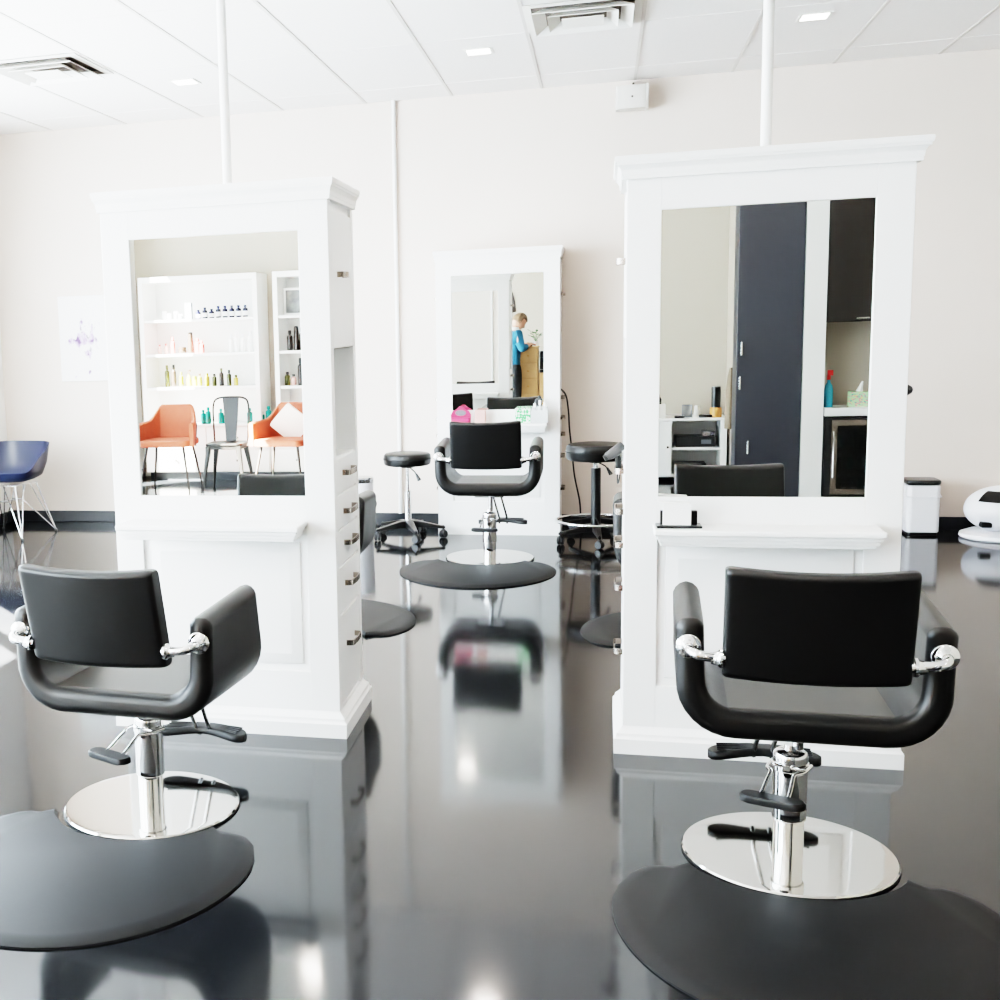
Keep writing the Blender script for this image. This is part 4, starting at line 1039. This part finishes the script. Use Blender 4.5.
for s in (-1, 1):
    hp = addv(.0, s*.098, .90, .112, a0); kn = addv(.02, s*.10, .54, .082, hp); addv(-.01, s*.10, .10, .066, kn)
from_mesh('trousers', skin_mesh(V, E), M['trouser'], person)
for s in (-1, 1):
    bm = B(); rings = []
    for x, w, h in ((-.09, .02, .03), (-.07, .042, .085), (0, .046, .095), (.07, .05, .07), (.13, .046, .05), (.165, .02, .02)): rings.append([(x, s*.108+a, h/2+b) for a, b in rrect(2*w, h, min(w, h/2)*.8, 4)])
    loft(bm, rings); obj('shoe', bm, M['black'], person)
bm = B(); lathe(bm, [(.078, 1.535), (.080, 1.56), (.070, 1.60)], 24, (.03, 0, 0)); obj('collar', bm, M['collar'], person)
bm = B(); r = bmesh.ops.create_uvsphere(bm, u_segments=36, v_segments=26, radius=1); Rm = Matrix.Rotation(TILT, 4, 'Y'); kill = []
for v in r['verts']:
    x, y, z = v.co; lim = .42 if x > 0 else .42-.95*(-x)
    if z < lim-.0 and not (x < .05 and z > -.42): kill.append(v)
    w = 1+.05*math.sin(9*y+4*z)*math.sin(7*x)
    v.co = HEAD+(Rm @ Vector((x*.120*w-.004, y*.096*w, z*.146+.004)))
bmesh.ops.delete(bm, geom=kill, context='VERTS'); bmesh.ops.solidify(bm, geom=bm.faces[:], thickness=.012)
obj('hair', bm, M['hair'], person, 'short grey blond hair', smooth=180, wn=False)
# wall hung dark pointed ornament behind the person
t = thing('pendant_cutout', 'dark pointed ornament hanging on the front wall high behind the person', 'ornament', (-1.63, YF, 2.02), 0)
bm = B(); loft(bm, [[(x, y, z) for x, z in ((-.03, .22), (.005, .22), (.05, .05), (.07, -.14), (.0, -.16), (-.035, .02))] for y in (.003, .02)]); obj('plate', bm, M['brown'], t)
bm = B(); add_box(bm, (-.015, 0, .21), (-.005, .012, .26)); obj('hanger', bm, M['black'], t)

# ------------------------------------------------------------------ lights and world
w = bpy.data.worlds.new('sky'); scn.world = w; w.use_nodes = True
bg = w.node_tree.nodes['Background']; bg.inputs[0].default_value = (.77, .88, 1.0, 1); bg.inputs[1].default_value = 21.0
sd = bpy.data.lights.new('sun', 'SUN'); sd.energy = 620; sd.angle = .009; sd.color = (1, .95, .87)
so = link(bpy.data.objects.new('sun', sd)); so.location = (-12, 14, 12)
d = Vector((.707, -.707, -math.tan(math.radians(43)))); so.rotation_euler = d.to_track_quat('-Z', 'Y').to_euler()

# ------------------------------------------------------------------ camera
cd = bpy.data.cameras.new('camera'); cam = link(bpy.data.objects.new('camera', cd)); scn.camera = cam
r_ = Vector((0.96256823, 0.26889744, -0.03400834)); u_ = Vector((-0.00576473, 0.14575643, 0.98930371)); f_ = Vector((-0.27097817, 0.95207627, -0.14185063))
m4 = Matrix((r_, u_, -f_)).transposed().to_4x4(); m4.translation = (0, 0, 1.63372); cam.matrix_world = m4
cd.sensor_width = 36; cd.sensor_fit = 'HORIZONTAL'; cd.lens = 36*1207.8915/1000
cd.shift_x = (500-261.988)/1000; cd.shift_y = (506.923-500)/1000; cd.clip_start = .05; cd.clip_end = 200

scn.view_settings.view_transform = 'Filmic'; scn.view_settings.look = 'Very High Contrast'; scn.view_settings.exposure = 0.64; scn.view_settings.gamma = 1.0
scn.cycles.max_bounces = 14; scn.cycles.diffuse_bounces = 6; scn.cycles.glossy_bounces = 6; scn.cycles.transparent_max_bounces = 12
scn.cycles.sample_clamp_indirect = 8; scn.cycles.use_denoising = True
